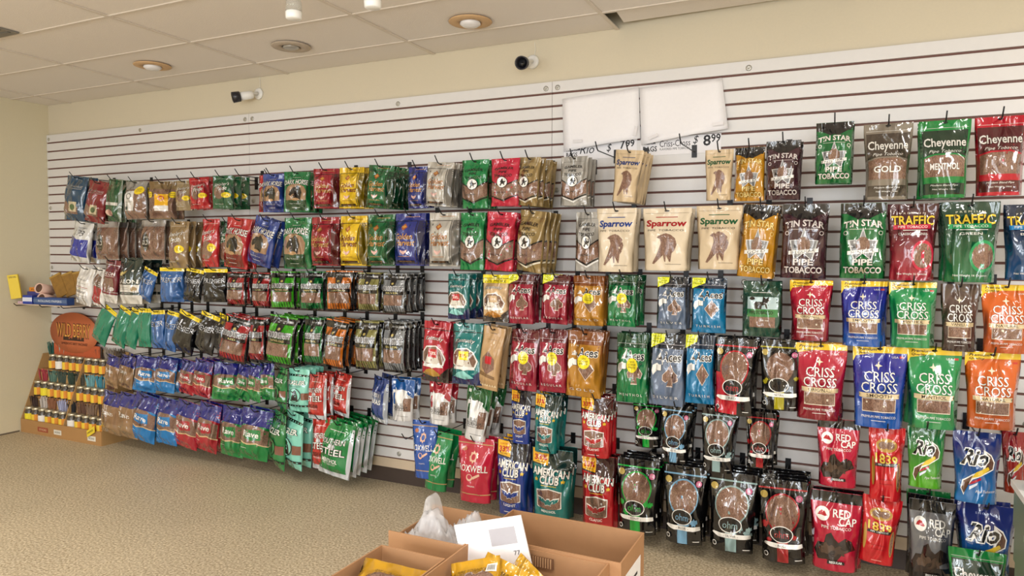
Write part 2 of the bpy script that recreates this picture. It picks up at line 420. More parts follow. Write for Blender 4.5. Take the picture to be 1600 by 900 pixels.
def D_clear(lab, col):
    a = Art(col, shape='pouch', strength=.8); a.rect(-.47, .02, .47, .78 if lab != 'g' else .84, TB, 'tobacco_window')
    if lab == 'w':
        a.rect(-.32, .22, .12, .74, '#e4e0da', 'paper_label'); a.ell(-.1, .6, .12, .08, '#8d8d8d', 'emblem'); a.ell(-.1, .6, .08, .055, '#e4e0da', 'emblem'); dash(a, .45, .3, '#777777', -.1); a.rect(-.28, .25, -.18, .33, '#444444', 'small_print')
        a.ell(.27, .75, .17, .11, '#f2d21c', 'price_sticker'); a.txt('NEW', .78, .035, .2, K, .27); dash(a, .73, .2, K, .27)
    elif lab == 'y':
        a.rect(-.2, .2, .25, .64, '#e4e0da', 'paper_label'); a.rect(-.2, .34, .25, .64, '#f0b418', 'paper_label'); a.ell(.02, .53, .1, .07, '#c62a22', 'emblem'); a.ell(.02, .53, .06, .04, '#f0b418', 'emblem'); dash(a, .53, .4, '#c62a22', .02)
        for uu in (-.4, .38): a.ell(uu, .63, .12, .085, '#f2d21c', 'price_sticker'); a.txt('NEW', .66, .03, .14, K, uu); dash(a, .61, .14, K, uu)
    else:
        a.ell(-.12, .45, .15, .23, '#17140f', 'paper_label'); a.ell(-.12, .45, .135, .215, '#a39266', 'paper_label'); a.ell(-.12, .45, .125, .205, '#17140f', 'paper_label')
        a.txt('COUNTRY', .56, .05, .19, '#ddd6c8', -.12); a.txt('GOLD', .43, .11, .22, '#ddd6c8', -.12, bold=.02); dash(a, .3, .14, '#ddd6c8', -.12)
    return a
def D_pride(c, big=0):
    a = Art(c); a.ell(-.02, .35, .32, .2, TB, 'tobacco_window') if big else a.ell(-.08, .48, .25, .2, TB, 'tobacco_window')
    y = .7 if big else .7
    a.txt("Smoker's", y+.03, .1, .66, W, 0, shear=.25, slant=.05, ol='#3a3330', olw=.02); a.txt('Pride', y-.1, .12, .44, W, .03, shear=.25, slant=.05, ol='#3a3330', olw=.02)
    a.ell(.22, .4, .19, .085, '#f2d21c', 'price_sticker'); a.txt('SPECIAL', .42, .022, .22, K, .22); a.txt('PRICE', .385, .022, .18, K, .22)
    a.txt('Pipe Tobacco', .13, .035, .4, W, -.1); dash(a, .9, .8, '#00000a' if 0 else '#e8e4dc', h=.004); hole(a); return a
def D_horse(c, d, e):
    a = Art(c, e); a.poly([(-.36, .28), (-.38, .5), (-.3, .62), (-.12, .68), (.12, .68), (.3, .62), (.38, .5), (.36, .28)], '#b08a68', 'tobacco_window')
    a.rect(-.38, .03, .38, .28, d); a.shp(HORSE, -.28, .29, .5, .36, '#181410', 'emblem'); a.ell(0, .3, .13, .035, '#c79a6a', 'emblem')
    a.txt('DARK HORSE', .71, .12, .86, W, arc=.03, bold=.015, ol=K, olw=.04); dash(a, .85, .3, '#cfcac0'); a.txt('Pipe Tobacco', .19, .03, .4, W); dash(a, .1, .3, W); hole(a); return a
def D_golden(c, s, d):
    a = Art(c, strength=.65); a.rect(-.5, .86, .5, 1, c); a.rect(.32, .02, .49, .86, d)
    a.rect(-.46, .03, .3, .86, d); a.rect(-.42, .06, .27, .84, c)
    a.shp(DIAM, -.2, .66, .24, .14, '#b05a2a'); a.shp(DIAM, -.16, .7, .16, .07, '#e2a04a')
    a.txt('Golden', .55, .11, .56, s, -.08, shear=.35, bold=.01, ol='#3b1a10', olw=.02); a.txt('Harvest', .43, .11, .62, s, -.04, shear=.35, bold=.01, ol='#3b1a10', olw=.02)
    a.shp(EAGLE, -.2, .2, .24, .1, '#e7b9b0'); dash(a, .17, .4, s, -.08); a.rect(-.38, .06, .22, .095, '#2a1c14'); a.txt('PIPE TOBACCO', .078, .02, .4, s, -.08); dash(a, .93, .5, s, .1); hole(a); return a
def D_gambler(c, t, l, sub):
    a = Art(c, rough=.22); a.poly([(-.47, .22), (-.47, .52), (0, .36), (.47, .52), (.47, .22+.02), (0, .12)], TB, 'tobacco_window')
    a.poly([(-.47, .2), (-.47, .23), (0, .12), (.47, .23), (.47, .2), (0, .09)], K); a.poly([(-.47, .17), (-.47, .195), (0, .085), (.47, .195), (.47, .17), (0, .055)], l)
    a.poly([(-.47, .52), (-.47, .545), (0, .385), (.47, .545), (.47, .52), (0, .36)], K)
    a.txt('GAMBLER', .77, .055, .66, t, ol=K, olw=.02, arc=.02); a.txt('PIPE', .7, .05, .28, t, ol=K, olw=.02); a.txt('TOBACCO', .63, .055, .62, t, ol=K, olw=.02, arc=-.02)
    a.ell(0, .48, .2, .115, K, 'emblem'); a.ell(0, .48, .18, .105, W, 'emblem'); a.shp(RIDER, -.13, .4, .28, .16, K); a.txt(sub, .27, .035, .36, t, -.05); dash(a, .89, .8, t, h=.003); hole(a); return a
def D_sparrow(c, t):
    a = Art(c, shape='stand', rough=.3, strength=.35); a.shp(BIRD, -.3, .1, .62, .48, TB, 'tobacco_window')
    a.txt('Sparrow', .74, .13, .82, t, bold=.035); dash(a, .855, .45, t, h=.012); a.txt('PIPE  TOBACCO', .64, .03, .76, '#3d332c'); dash(a, .1, .34, '#6b5a4a', .2, .006); dash(a, .92, .9, '#9b8a74', h=.004); hole(a); return a
def D_tin(c, t, sub):
    a = Art(c, shape='pouch', rough=.2); a.rect(-.5, .86, .5, 1, '#1d1b1d', 'header_band'); a.poly([(-.4, .87), (.4, .87), (.1, .78), (0, .8), (-.1, .78)], '#1d1b1d', 'header_band')
    a.txt('TIN STAR', .7, .085, .84, t, arc=.035, bold=.03, ol='#2b2226', olw=.03); dash(a, .65, .6, t, h=.005)
    for q in (-.38, .38): a.ell(q, .6, .05, .03, t, 'emblem', 10); a.ell(q, .6, .035, .02, c, 'emblem', 10)
    a.star(0, .43, .34, '#d9d9d9'); a.star(0, .43, .3, '#9a9a9c'); a.ell(0, .44, .15, .11, TB, 'tobacco_window')
    a.poly([(-.33, .31), (.33, .35), (.33, .4), (-.33, .36)], W, 'banner'); a.txt(sub, .355, .038, .5, K, slant=.04)
    a.txt('PIPE', .215, .075, .42, t, bold=.03, ol='#2b2226', olw=.03); a.txt('TOBACCO', .11, .08, .82, t, bold=.03, ol='#2b2226', olw=.03); hole(a, '#5a5a5a'); return a
def D_chey(c, d, sub):
    a = Art(c, shape='stand'); a.rect(-.45, .04, .45, .87, d); a.poly([(-.44, .24), (-.44, .52), (-.2, .555), (.2, .555), (.44, .52), (.44, .24)], c, 'printed_panel')
    a.poly([(-.43, .26), (-.43, .5), (-.2, .535), (.2, .535), (.43, .5), (.43, .26)], TB, 'tobacco_window'); a.rect(-.44, .18, .44, .24, c)
    a.txt('Cheyenne', .69, .15, .84, '#dedad2', bold=.015, ol='#4a4643', olw=.02); a.txt('Pipe Tobacco', .58, .05, .66, '#dedad2', shear=.35)
    if sub: a.txt(sub, .39, .08, .62, W, bold=.02, ol='#4a3630', olw=.02)
    a.txt('Modern Blend Pipe', .15, .03, .6, W, shear=.3); a.txt('Net Weight 16oz', .1, .025, .5, W); dash(a, .9, .9, W, h=.003); hole(a, K, .97); return a
def D_traf(c, c2, ring, sub):
    a = Art(c, c2, 'stand'); a.txt('P R E M I U M', .87, .025, .5, '#d9d0b8', arc=.01); a.txt('TRAFFIC', .78, .12, .84, '#e9c73c', bold=.02, ol='#2a1510', olw=.03)
    a.poly([(-.4, .66), (.36, .67), (.33, .7), (.36, .73), (-.4, .72), (-.37, .69)], ring, 'banner'); a.txt('PIPE TOBACCO', .695, .033, .6, W); dash(a, .65, .5, W, .05, .008)
    a.txt(sub, .6, .032, .4 if len(sub) < 8 else .6, W); a.ell(.23, .32, .26, .2, ring, 'emblem'); a.ell(.23, .32, .21, .16, TB, 'tobacco_window'); a.txt('T', .32, .24, .2, ring, .23, bold=.05, part='emblem')
    a.txt('Net Weight 16 Ounces', .08, .035, .66, W); hole(a, K); return a
def D_prem(c, cc=None, txt=True):
    a = Art(c, shape='pouch', strength=.55 if txt else .35); a.rect(-.5, .89, .5, 1, '#f0d21a', 'header_card'); dash(a, .945, .3, '#5a4a10', .25, .006); dash(a, .945, .2, '#5a4a10', -.3, .006); dash(a, .885, 1, '#8aa4c8' if c != '#16161a' else '#44444a', h=.006)
    if txt: a.txt('PREMIER', .66, .13, .86, '#d6d8de', arc=-.03, ol='#16161a', olw=.02, shear=.1); a.ell(0, .76, .05, .02, '#b9bcc4', 'emblem', 8)
    hole(a, K); return a
def D_talonr():
    a = Art('#7e2230'); a.rect(-.5, 0, .5, .26, '#d9d3cb'); a.txt('TALON', .68, .07, .72, W, bold=.02); dash(a, .62, .7, W); a.poly([(-.36, .4), (-.3, .58), (.3, .58), (.36, .4), (0, .24)], TB, 'tobacco_window'); a.rect(-.5, .2, .5, .25, '#7e2230'); a.ell(.28, .33, .1, .05, '#d9d3cb', 'emblem'); dash(a, .14, .6, '#9b9590'); dash(a, .88, 1, W, h=.01); hole(a); return a
def D_talon():
    a = Art('#1c3330'); a.rect(-.5, 0, .5, .42, '#ddd8cf'); a.txt('TALON', .49, .085, .84, W, bold=.03); a.shp(EAGLE, -.42, .6, .42, .13, '#d9c178'); dash(a, .36, .5, '#9b958c', -.15); dash(a, .32, .5, '#9b958c', -.15); a.ell(.3, .33, .1, .05, '#b89a6e', 'emblem')
    a.rect(-.5, .2, .5, .26, '#1c3330'); a.txt('PIPE TOBACCO', .23, .02, .4, W); a.rect(.2, .7, .28, .74, W, 'price_sticker'); hole(a); return a
def D_good(c, sub):
    a = Art('#151417', strength=.7); a.rect(-.5, .965, .5, 1, c, 'header_band'); a.rect(-.43, .05, .43, .83, c)
    for k in range(9): a.rect(-.42+k*.1, .06, -.39+k*.1, .22, '#00000a' if 0 else '#2b2a2c', 'stripe') if 0 else a.rect(-.41+k*.1, .05, -.39+k*.1, .2, '#1b1a1c', 'stripe')
    a.poly([(-.13, .83), (.13, .83), (.09, .62), (-.09, .62)], '#151417'); a.ell(0, .74, .05, .03, '#c9b36a', 'emblem', 8)
    a.rect(-.4, .56, .4, .68, '#8f8f92'); a.txt('GOOD STUFF', .62, .13, .82, '#d2d2d4', bold=.01, ol='#2b2a2c', olw=.03)
    a.rect(-.41, .47, .41, .55, '#151417'); a.txt(sub, .51, .04, .5 if len(sub) > 5 else .25, '#e9d98a')
    a.rect(-.37, .2, .37, .46, TB, 'tobacco_window'); a.txt('PIPE TOBACCO', .9, .03, .4, '#b9b9bb', .1); a.rect(.2, .875, .4, .92, '#b9b9bb', 'small_print'); hole(a, '#333333'); return a
def D_tepee(c, c2, s, top=None, mnt='#8fd4cc'):
    a = Art(c, None, 'pouch', strength=.6); a.poly([(-.5, 0), (.5, 0), (.5, .26), (.2, .1), (-.1, .17), (-.5, .12)], c2, 'printed_panel')
    a.poly([(-.4, .13), (-.2, .21), (0, .24), (.2, .17), (.3, .12), (0, .09)], mnt)
    a.poly([(-.42, .34), (-.44, .48), (-.25, .6), (.1, .62), (.3, .55), (.42, .4), (.36, .29), (0, .24)], W, 'emblem'); a.poly([(-.39, .35), (-.4, .48), (-.23, .58), (.1, .6), (.27, .54), (.38, .4), (.33, .3), (0, .26)], TB, 'tobacco_window')
    a.poly([(-.3, .32), (-.1, .56), (.1, .32)], '#e8e2d6', 'emblem'); a.poly([(-.04, .3), (.14, .5), (.3, .3)], '#cfc6b8', 'emblem')
    a.txt('Kentucky', .71, .08, .64, W, shear=.3, ol=K, olw=.03, arc=.02); a.poly([(-.36, .26), (.36, .26), (.33, .31), (-.33, .31)], W, 'banner')
    a.rect(-.16, .42, .16, .56, s, 'price_sticker'); a.txt('33%', .49, .05, .24, '#ffe9e0' if s != '#f0de1c' else '#c0201c', bold=.03)
    if top: a.rect(-.5, .82, .5, 1, top, 'header_band'); a.txt('20% MORE', .865, .06, .84, K)
    dash(a, .87 if not top else .92, .98, K, h=.012); dash(a, .9, .5, W, h=.004); hole(a, K); return a
def D_kraft():
    a = Art('#cfa777', rough=.3, strength=.3); dash(a, .9, .3, '#5a4638'); dash(a, .8, .44, '#a98b66'); a.poly([(-.25, .35), (-.3, .5), (-.05, .62), (.25, .5), (.28, .35), (0, .25)], TB, 'tobacco_window'); a.rect(-.14, .42, .14, .54, '#d3202c', 'price_sticker')
    a.poly([(-.35, .24), (.35, .18), (.33, .23), (-.33, .3)], '#8d6a44', 'banner')
    for k in range(8): a.poly([(-.44+k*.11, .06), (-.385+k*.11, .1), (-.33+k*.11, .06)], '#e8d0a8', 'stripe')
    hole(a, K, .96); return a
def D_aces(c, d, suit, sub, st=1):
    a = Art(d, c, strength=.6); a.rect(-.44, .02, .44, .8, c); a.shp(suit, -.12, .27, .48, .33, '#e3cfc0', 'tobacco_window'); a.shp(suit, -.1, .285, .44, .3, TB, 'tobacco_window')
    a.poly([(-.44, .48), (-.38, .42), (-.24, .5), (-.16, .56), (-.26, .6), (-.4, .56)], W, 'emblem'); a.txt('4', .64, .26, .3, W, -.27, bold=.04, ol='#55504c', olw=.02); a.txt('Aces', .69, .12, .5, K, .14, bold=.02, ol=W, olw=.045)
    if st == 1: a.ell(.05, .55, .17, .105, '#f4df1e', 'price_sticker'); a.txt('NEW', .6, .028, .14, K, .05); a.txt('LOWER', .56, .028, .24, K, .05); a.txt('PRICE', .52, .028, .22, K, .05)
    else: a.poly([(-.5, .8), (-.12, .9), (-.1, 1), (-.5, 1)], '#e6ea2a', 'price_sticker'); a.txt('NEW', .965, .025, .2, K, -.34); a.txt('LOWER', .93, .025, .28, K, -.32); a.txt('PRICE', .895, .025, .24, K, -.34)
    a.txt(' '.join(sub), .12, .04, .7, W); dash(a, .86, .9, '#d8cfcf', h=.004); hole(a, K); return a
def D_criss(c, e, sub, plain=0):
    a = Art(c, e, 'stand', strength=.55)
    if not plain:
        a.poly([(-.5, .8), (-.44, .87), (-.1, .91), (.5, .92), (.5, 1), (-.5, 1)], '#f0c62c', 'header_band'); a.txt('Premium', .955, .035, .36, K, -.24, shear=.2, bold=.02); a.txt('Quality', .905, .035, .28, K, -.28, shear=.2, bold=.02); a.txt('USA', .87, .025, .12, W, .28); a.rect(.36, .86, .44, .885, '#d8342c', 'small_print')
    a.star(-.02, .76, .075, '#e9dfc4', n=4, inner=.35); a.txt('CRISS', .63, .12, .58, W, 0, ol='#3a2a2a', olw=.012); a.txt('CROSS', .5, .12, .7, W, 0, ol='#3a2a2a', olw=.012)
    a.poly([(-.4, .375), (-.34, .37), (.34, .37), (.4, .375), (.36, .4), (.4, .43), (-.4, .43), (-.36, .4)], '#d9c39a', 'banner'); a.txt(sub, .4, .04, .5, '#3a2418', bold=.01)
    a.rect(-.34, .2, .34, .365, '#e8dcc8', 'tobacco_window'); a.rect(-.33, .21, .33, .36, TB, 'tobacco_window'); a.txt('PREMIUM PIPE TOBACCO', .14, .03, .7, W); dash(a, .09, .3, W, h=.006); hole(a, K, .965); return a
def D_ohm(c, sub, c2=None, ring=None):
    a = Art('#131214', strength=.6, shape='stand'); a.rect(-.5, .885, .5, .905, c2 or c, 'header_band')
    if c2: a.rect(-.5, .02, .1, .55, c)
    rnd = random.Random(sub)
    for k in range(9):
        uu, vv = rnd.uniform(-.42, .42), rnd.uniform(.2, .48); r = rnd.uniform(.05, .1)
        a.star(uu, vv, r, c, .6, 7, .6, 'smoke_print')
    a.ell(0, .61, .37, .235, ring or c, 'printed_panel'); a.ell(0, .61, .34, .215, TB, 'tobacco_window')
    a.rect(-.13, .02, .13, .3, c, 'printed_panel'); a.ell(-.02, .37, .27, .105, W, 'emblem'); a.ell(-.02, .37, .25, .094, K, 'emblem'); a.txt('ohm', .37, .09, .34, ring or c, -.02, bold=.0)
    a.ell(-.38, .82, .08, .045, '#c9ad5a', 'emblem', 12); a.ell(.34, .8, .07, .04, '#d66a94', 'emblem', 12); a.txt('15', .8, .03, .06, W, .34)
    a.poly([(-.46, .23), (-.3, .2), (.32, .2), (.46, .21), (.4, .235), (.45, .26), (-.3, .26), (-.42, .255)], W, 'banner'); a.txt('- '+sub+' -', .23, .03, .34, K); a.ell(-.4, .1, .055, .032, W, 'emblem', 12); a.ell(-.4, .1, .042, .024, K, 'emblem', 12); dash(a, .06, .16, W, .36); return a
def D_club(c, sub, d):
    a = Art(c, None, 'stand', strength=.6); a.poly([(-.5, .78), (.5, .7), (.5, 1), (-.5, 1)], d); a.poly([(-.47, .8), (-.08, .77), (-.08, .97), (-.47, 1)], '#f2b31c', 'price_sticker'); a.txt('33%', .87, .07, .3, '#c8201a', -.27, bold=.04); a.txt('CONTAINS', .94, .02, .26, '#c8201a', -.27); a.txt('MORE', .81, .02, .2, K, -.27)
    a.txt('AMERICAN', .68, .1, .9, W, bold=.03, ol=K, olw=.05, slant=-.02); a.txt('CLUB', .58, .1, .48, W, bold=.03, ol=K, olw=.05)
    for q in (-.34, .34): a.star(q, .58, .05, '#e8c23a')
    dash(a, .505, .4, '#e8c23a'); a.poly([(-.34, .2), (-.34, .44), (0, .47), (.34, .44), (.34, .2), (0, .12)], W, 'emblem'); a.poly([(-.32, .21), (-.32, .425), (0, .455), (.32, .425), (.32, .21), (0, .135)], TB, 'tobacco_window')
    a.shp(EAGLE, -.3, .22, .6, .14, W); a.shp(EAGLE, -.28, .23, .56, .11, c if c != '#c61a26' else '#c61a26'); a.poly([(-.42, .13), (0, .1), (.42, .13), (.38, .2), (0, .17), (-.38, .2)], c, 'banner'); a.txt(sub, .15, .035, .4, W, arc=-.01, bold=.02); dash(a, .05, .4, W); hole(a, K); return a
def D_rox(c, sub):
    a = Art(c, shape='stand', strength=.35); a.rect(-.5, .9, .5, .915, '#cfa873', 'stripe'); a.rect(-.5, .13, .5, .145, '#cfa873', 'stripe'); a.ell(-.3, .82, .08, .035, '#cf7f5a', 'emblem'); a.star(0, .71, .12, '#e6b9a0', .8, 8, .7); a.ell(0, .71, .06, .045, c, 'emblem'); a.txt('ROXWELL', .54, .1, .84, W, bold=.01)
    a.ell(-.06, .4, .09, .055, '#e6b9a0', 'emblem'); a.ell(-.06, .41, .06, .035, c, 'emblem'); a.poly([(0, .38), (.06, .38), (.24, .44), (.22, .47), (.04, .42)], '#e6b9a0', 'emblem'); a.txt(sub, .27, .022, .24, W); hole(a, K, .965); return a
def D_bull(c):
    a = Art('#d6d4d2', shape='stand', strength=.7); a.poly([(-.5, .62), (-.42, .74), (-.2, .8), (.1, .74), (.5, .56), (.5, 1), (-.5, 1)], c, 'header_band'); a.rect(.16, .24, .44, .56, TB, 'tobacco_window'); a.poly([(-.36, .4), (-.36, .66), (-.2, .7), (-.26, .4)], c)
    a.poly([(-.3, .8), (-.2, .72), (0, .76), (.14, .68), (.26, .72), (.2, .58), (.14, .46), (0, .38), (-.16, .4), (-.24, .55), (-.26, .7)], '#f2f0ee', 'emblem')
    a.txt('BULL', .4, .07, .34, '#3c3836', 0); a.txt('DURHAM', .32, .08, .66, '#3c3836', 0); dash(a, .26, .6, '#3c3836'); dash(a, .12, .5, '#8a8684', .1); a.rect(-.42, .88, -.32, .94, W, 'price_sticker'); hole(a, K); return a
def D_bluetex():
    a = Art('#1f3f86', '#1f3f86'); a.rect(-.5, 0, .5, .1, '#c9ccd2'); a.rect(.38, 0, .5, .9, '#aab0b8', 'stripe'); a.rect(-.4, .42, .3, .66, '#76849e'); a.txt('WEST', .62, .08, .6, W, -.05, bold=.02); a.txt('TEXAS', .47, .1, .66, W, -.05, bold=.02); hole(a, K); return a
def D_steel(c, sub):
    a = Art(c, strength=.6); a.rect(-.5, 0, .5, .1, '#c3c5c9', 'stripe'); a.rect(.42, .05, .5, .93, '#c3c5c9', 'stripe'); a.rect(-.5, .05, -.47, .93, '#c3c5c9', 'stripe'); dash(a, .84, .5, W); a.txt('SOUTHERN', .66, .09, .72, W, -.03, bold=.01, ol='#2a2626', olw=.05, slant=.03); a.star(-.03, .56, .12, '#d9dadd', .6, 8, .6)
    a.txt('STEEL', .47, .12, .78, W, -.03, bold=.01, ol='#2a2626', olw=.05, slant=.03); a.txt(sub, .31, .07, .5, '#f2efe9' if sub == 'MENTHOL' else '#3a1812', -.05, bold=.02); a.txt('PIPE TOBACCO', .25, .03, .42, '#e9e4dc', -.05); hole(a, K); return a
def D_bugler(c='#84cfbb'):
    a = Art(c, strength=.3); 
    for y in (.83, .13):
        a.rect(-.5, y, .5, y+.045, K, 'stripe')
        for k in range(7): a.star(-.42+k*.14, y+.022, .03, c, .6)
    a.txt('BUGLER', .7, .09, .8, '#e8efe6', bold=.02, ol=K, olw=.04, arc=-.01); a.txt('PIPE TOBACCO', .61, .03, .5, K, arc=-.01); a.ell(-.02, .4, .28, .165, K, 'emblem'); a.ell(-.02, .4, .255, .15, c, 'emblem')
    a.poly([(-.16, .27), (.16, .27), (.14, .38), (.06, .42), (.08, .5), (0, .53), (-.06, .48), (-.18, .5), (-.19, .48), (-.06, .44), (-.14, .36)], K, 'emblem'); a.rect(.28, .3, .5, .46, '#8a5a46', 'tobacco_window'); dash(a, .21, .4, K); hole(a, K, .95); return a
def D_rave(c, k2=0):
    a = Art(c if not k2 else '#a98660', strength=.6); a.rect(-.5, .7, .5, 1, '#272a86', 'header_band'); a.poly([(-.5, .62), (-.2, .74), (.2, .74), (.5, .66), (.5, .76), (-.5, .76)], '#272a86', 'header_band')
    a.poly([(-.47, .3), (-.47, .62), (-.2, .7), (.2, .7), (.47, .62), (.47, .28)], TB if not k2 else '#a07a56', 'tobacco_window'); 
    if not k2: a.poly([(-.28, .46), (-.22, .6), (.28, .64), (.32, .44), (0, .4)], c); a.poly([(-.5, 0), (.5, 0), (.5, .3), (.2, .35), (-.1, .31), (-.5, .36)], c); a.poly([(-.5, .36), (-.1, .31), (.2, .35), (.5, .3), (.5, .32), (.2, .375), (-.1, .335), (-.5, .385)], '#d8b98a', 'stripe')
    a.txt('Rave', .53, .11, .5, W, 0, bold=.02); dash(a, .24, .2, W, -.2, .006); dash(a, .9, .8, '#6a6ec0', h=.004); hole(a, K, .96); return a
def D_redcap(c, gray=0):
    a = Art(c, shape='stand', strength=.5 if not gray else .7); a.rect(-.5, .86, .5, 1, '#151315', 'header_band'); a.rect(-.5, 0, .5, .22, '#151315') if gray else None
    a.shp(RACE, -.46, .13, .9, .38, '#2c1e1a'); a.shp(RACE, -.34, .22, .36, .16, '#5a4436'); a.shp(RIDER, -.1, .2, .4, .16, '#4a372c'); a.ell(-.26, .72, .14, .085, W, 'emblem'); a.shp(CAP, -.36, .67, .2, .1, '#c41a2a')
    a.txt('RED', .74, .09, .34, W, .12, bold=.015); a.txt('CAP', .65, .09, .34, W, .24, bold=.015); a.txt('PIPE TOBACCO', .57, .035, .6, W, .02); a.rect(-.16, .1, .22, .145, '#151315', 'banner'); a.txt('REGULAR', .122, .03, .28, W, .03, bold=.02); hole(a, '#555555'); return a
def D_1839():
    a = Art('#d11c26', shape='stand', strength=.5); a.ell(0, .75, .3, .09, '#c79a45', 'emblem'); a.ell(-.1, .75, .13, .05, TB, 'tobacco_window'); a.ell(.1, .75, .13, .05, TB, 'tobacco_window'); a.txt('1839', .57, .12, .64, '#e9c24a', bold=.02, ol='#5a1510', olw=.03, slant=-.03)
    a.poly([(-.35, .47), (.3, .48), (.35, .53), (-.33, .51)], K, 'banner'); a.txt('PIPE TOBACCO', .5, .025, .5, W, slant=.01); a.ell(-.4, .4, .05, .2, '#c79a45', 'emblem'); a.ell(.38, .34, .06, .2, '#c79a45', 'emblem'); a.ell(.38, .34, .045, .18, TB, 'tobacco_window'); dash(a, .3, .4, '#a5141c'); dash(a, .24, .4, '#a5141c'); dash(a, .06, .3, '#e9b0a0'); hole(a, K); return a
def D_rio(c, e, sub):
    a = Art(c, e, 'stand', strength=.4)
    if sub: a.txt(' '.join(sub), .88, .025, .36, '#b9c3e6')
    a.poly([(.14, .76), (.3, .7), (.38, .6), (.36, .5), (.1, .4), (-.1, .34), (-.26, .22), (-.3, .1), (-.38, .2), (-.34, .32), (-.1, .42), (.12, .48), (.28, .56), (.28, .66)], W, 'emblem'); a.poly([(.18, .73), (.29, .68), (.355, .6), (.34, .51), (.1, .42), (.2, .5), (.29, .56), (.28, .66)], '#6d4a38', 'emblem'); a.poly([(-.3, .13), (-.36, .2), (-.32, .31), (-.1, .4), (-.26, .28)], '#6d4a38', 'emblem')
    a.poly([(-.02, .45), (.24, .54), (.27, .5), (.08, .4), (-.14, .36)], '#e6c23c', 'emblem'); a.poly([(-.14, .31), (.08, .38), (.1, .35), (-.08, .29), (-.2, .26)], '#c4213c', 'emblem'); a.poly([(-.18, .24), (.02, .31), (.0, .27), (-.18, .19)], '#dfe6f2', 'emblem')
    a.txt('Rio', .65, .2, .56, K, -.06, shear=.4, bold=.03, ol=W, olw=.05); a.txt('Pipe Tobacco', .18, .05, .46, W, .2, shear=.3, slant=.02); hole(a, K, .955); return a
def D_elk():
    a = Art('#1d4a3a', strength=.8); a.rect(-.36, .5, .42, .72, '#b9cfd2'); a.rect(-.36, .36, .42, .5, '#3f8a4a'); a.rect(-.3, .17, .36, .36, TB, 'tobacco_window'); a.shp(ELK, -.18, .5, .44, .22, '#241c16'); a.ell(-.24, .69, .07, .03, '#241c16', 'emblem'); a.txt('PIPE TOBACCO', .44, .06, .6, '#17331f', bold=.02); a.txt('16 oz', .3, .03, .2, W, .1); dash(a, .8, .5, W); hole(a, K, .94); return a
def D_vpb():
    a = Art('#d9d8d6', strength=.6); a.txt('The Original', .85, .03, .5, '#3a3a3a', shear=.2); a.txt('VPB', .72, .13, .5, '#2a2a2e', shear=.15); a.poly([(-.42, .14), (.42, .14), (.42, .58), (0, .56), (-.2, .6), (-.42, .66)], '#2734a8'); hole(a, K); return a
def D_white(c):
    a = Art('#e6e2de', strength=.7)
    if c == 0:
        a.txt('tobacco', .68, .04, .5, '#8d8884'); dash(a, .58, .5, '#8d8884'); dash(a, .48, .7, '#b5343c', h=.012); dash(a, .44, .7, '#8d8884'); a.txt('Natural', .36, .07, .6, '#55504e', shear=.3); dash(a, .26, .7, '#8d8884'); dash(a, .2, .6, '#8d8884')
    else: a.poly([(-.3, .08), (.3, .08), (.35, .5), (0, .56), (-.3, .5)], '#b81c2c'); a.poly([(-.3, .5), (0, .56), (.35, .5), (.2, .8), (-.2, .85)], TB, 'tobacco_window'); a.txt('BALE', .62, .12, .5, W, ol=K)
    hole(a, K, .95); return a
G1 = '#b8b2a8'
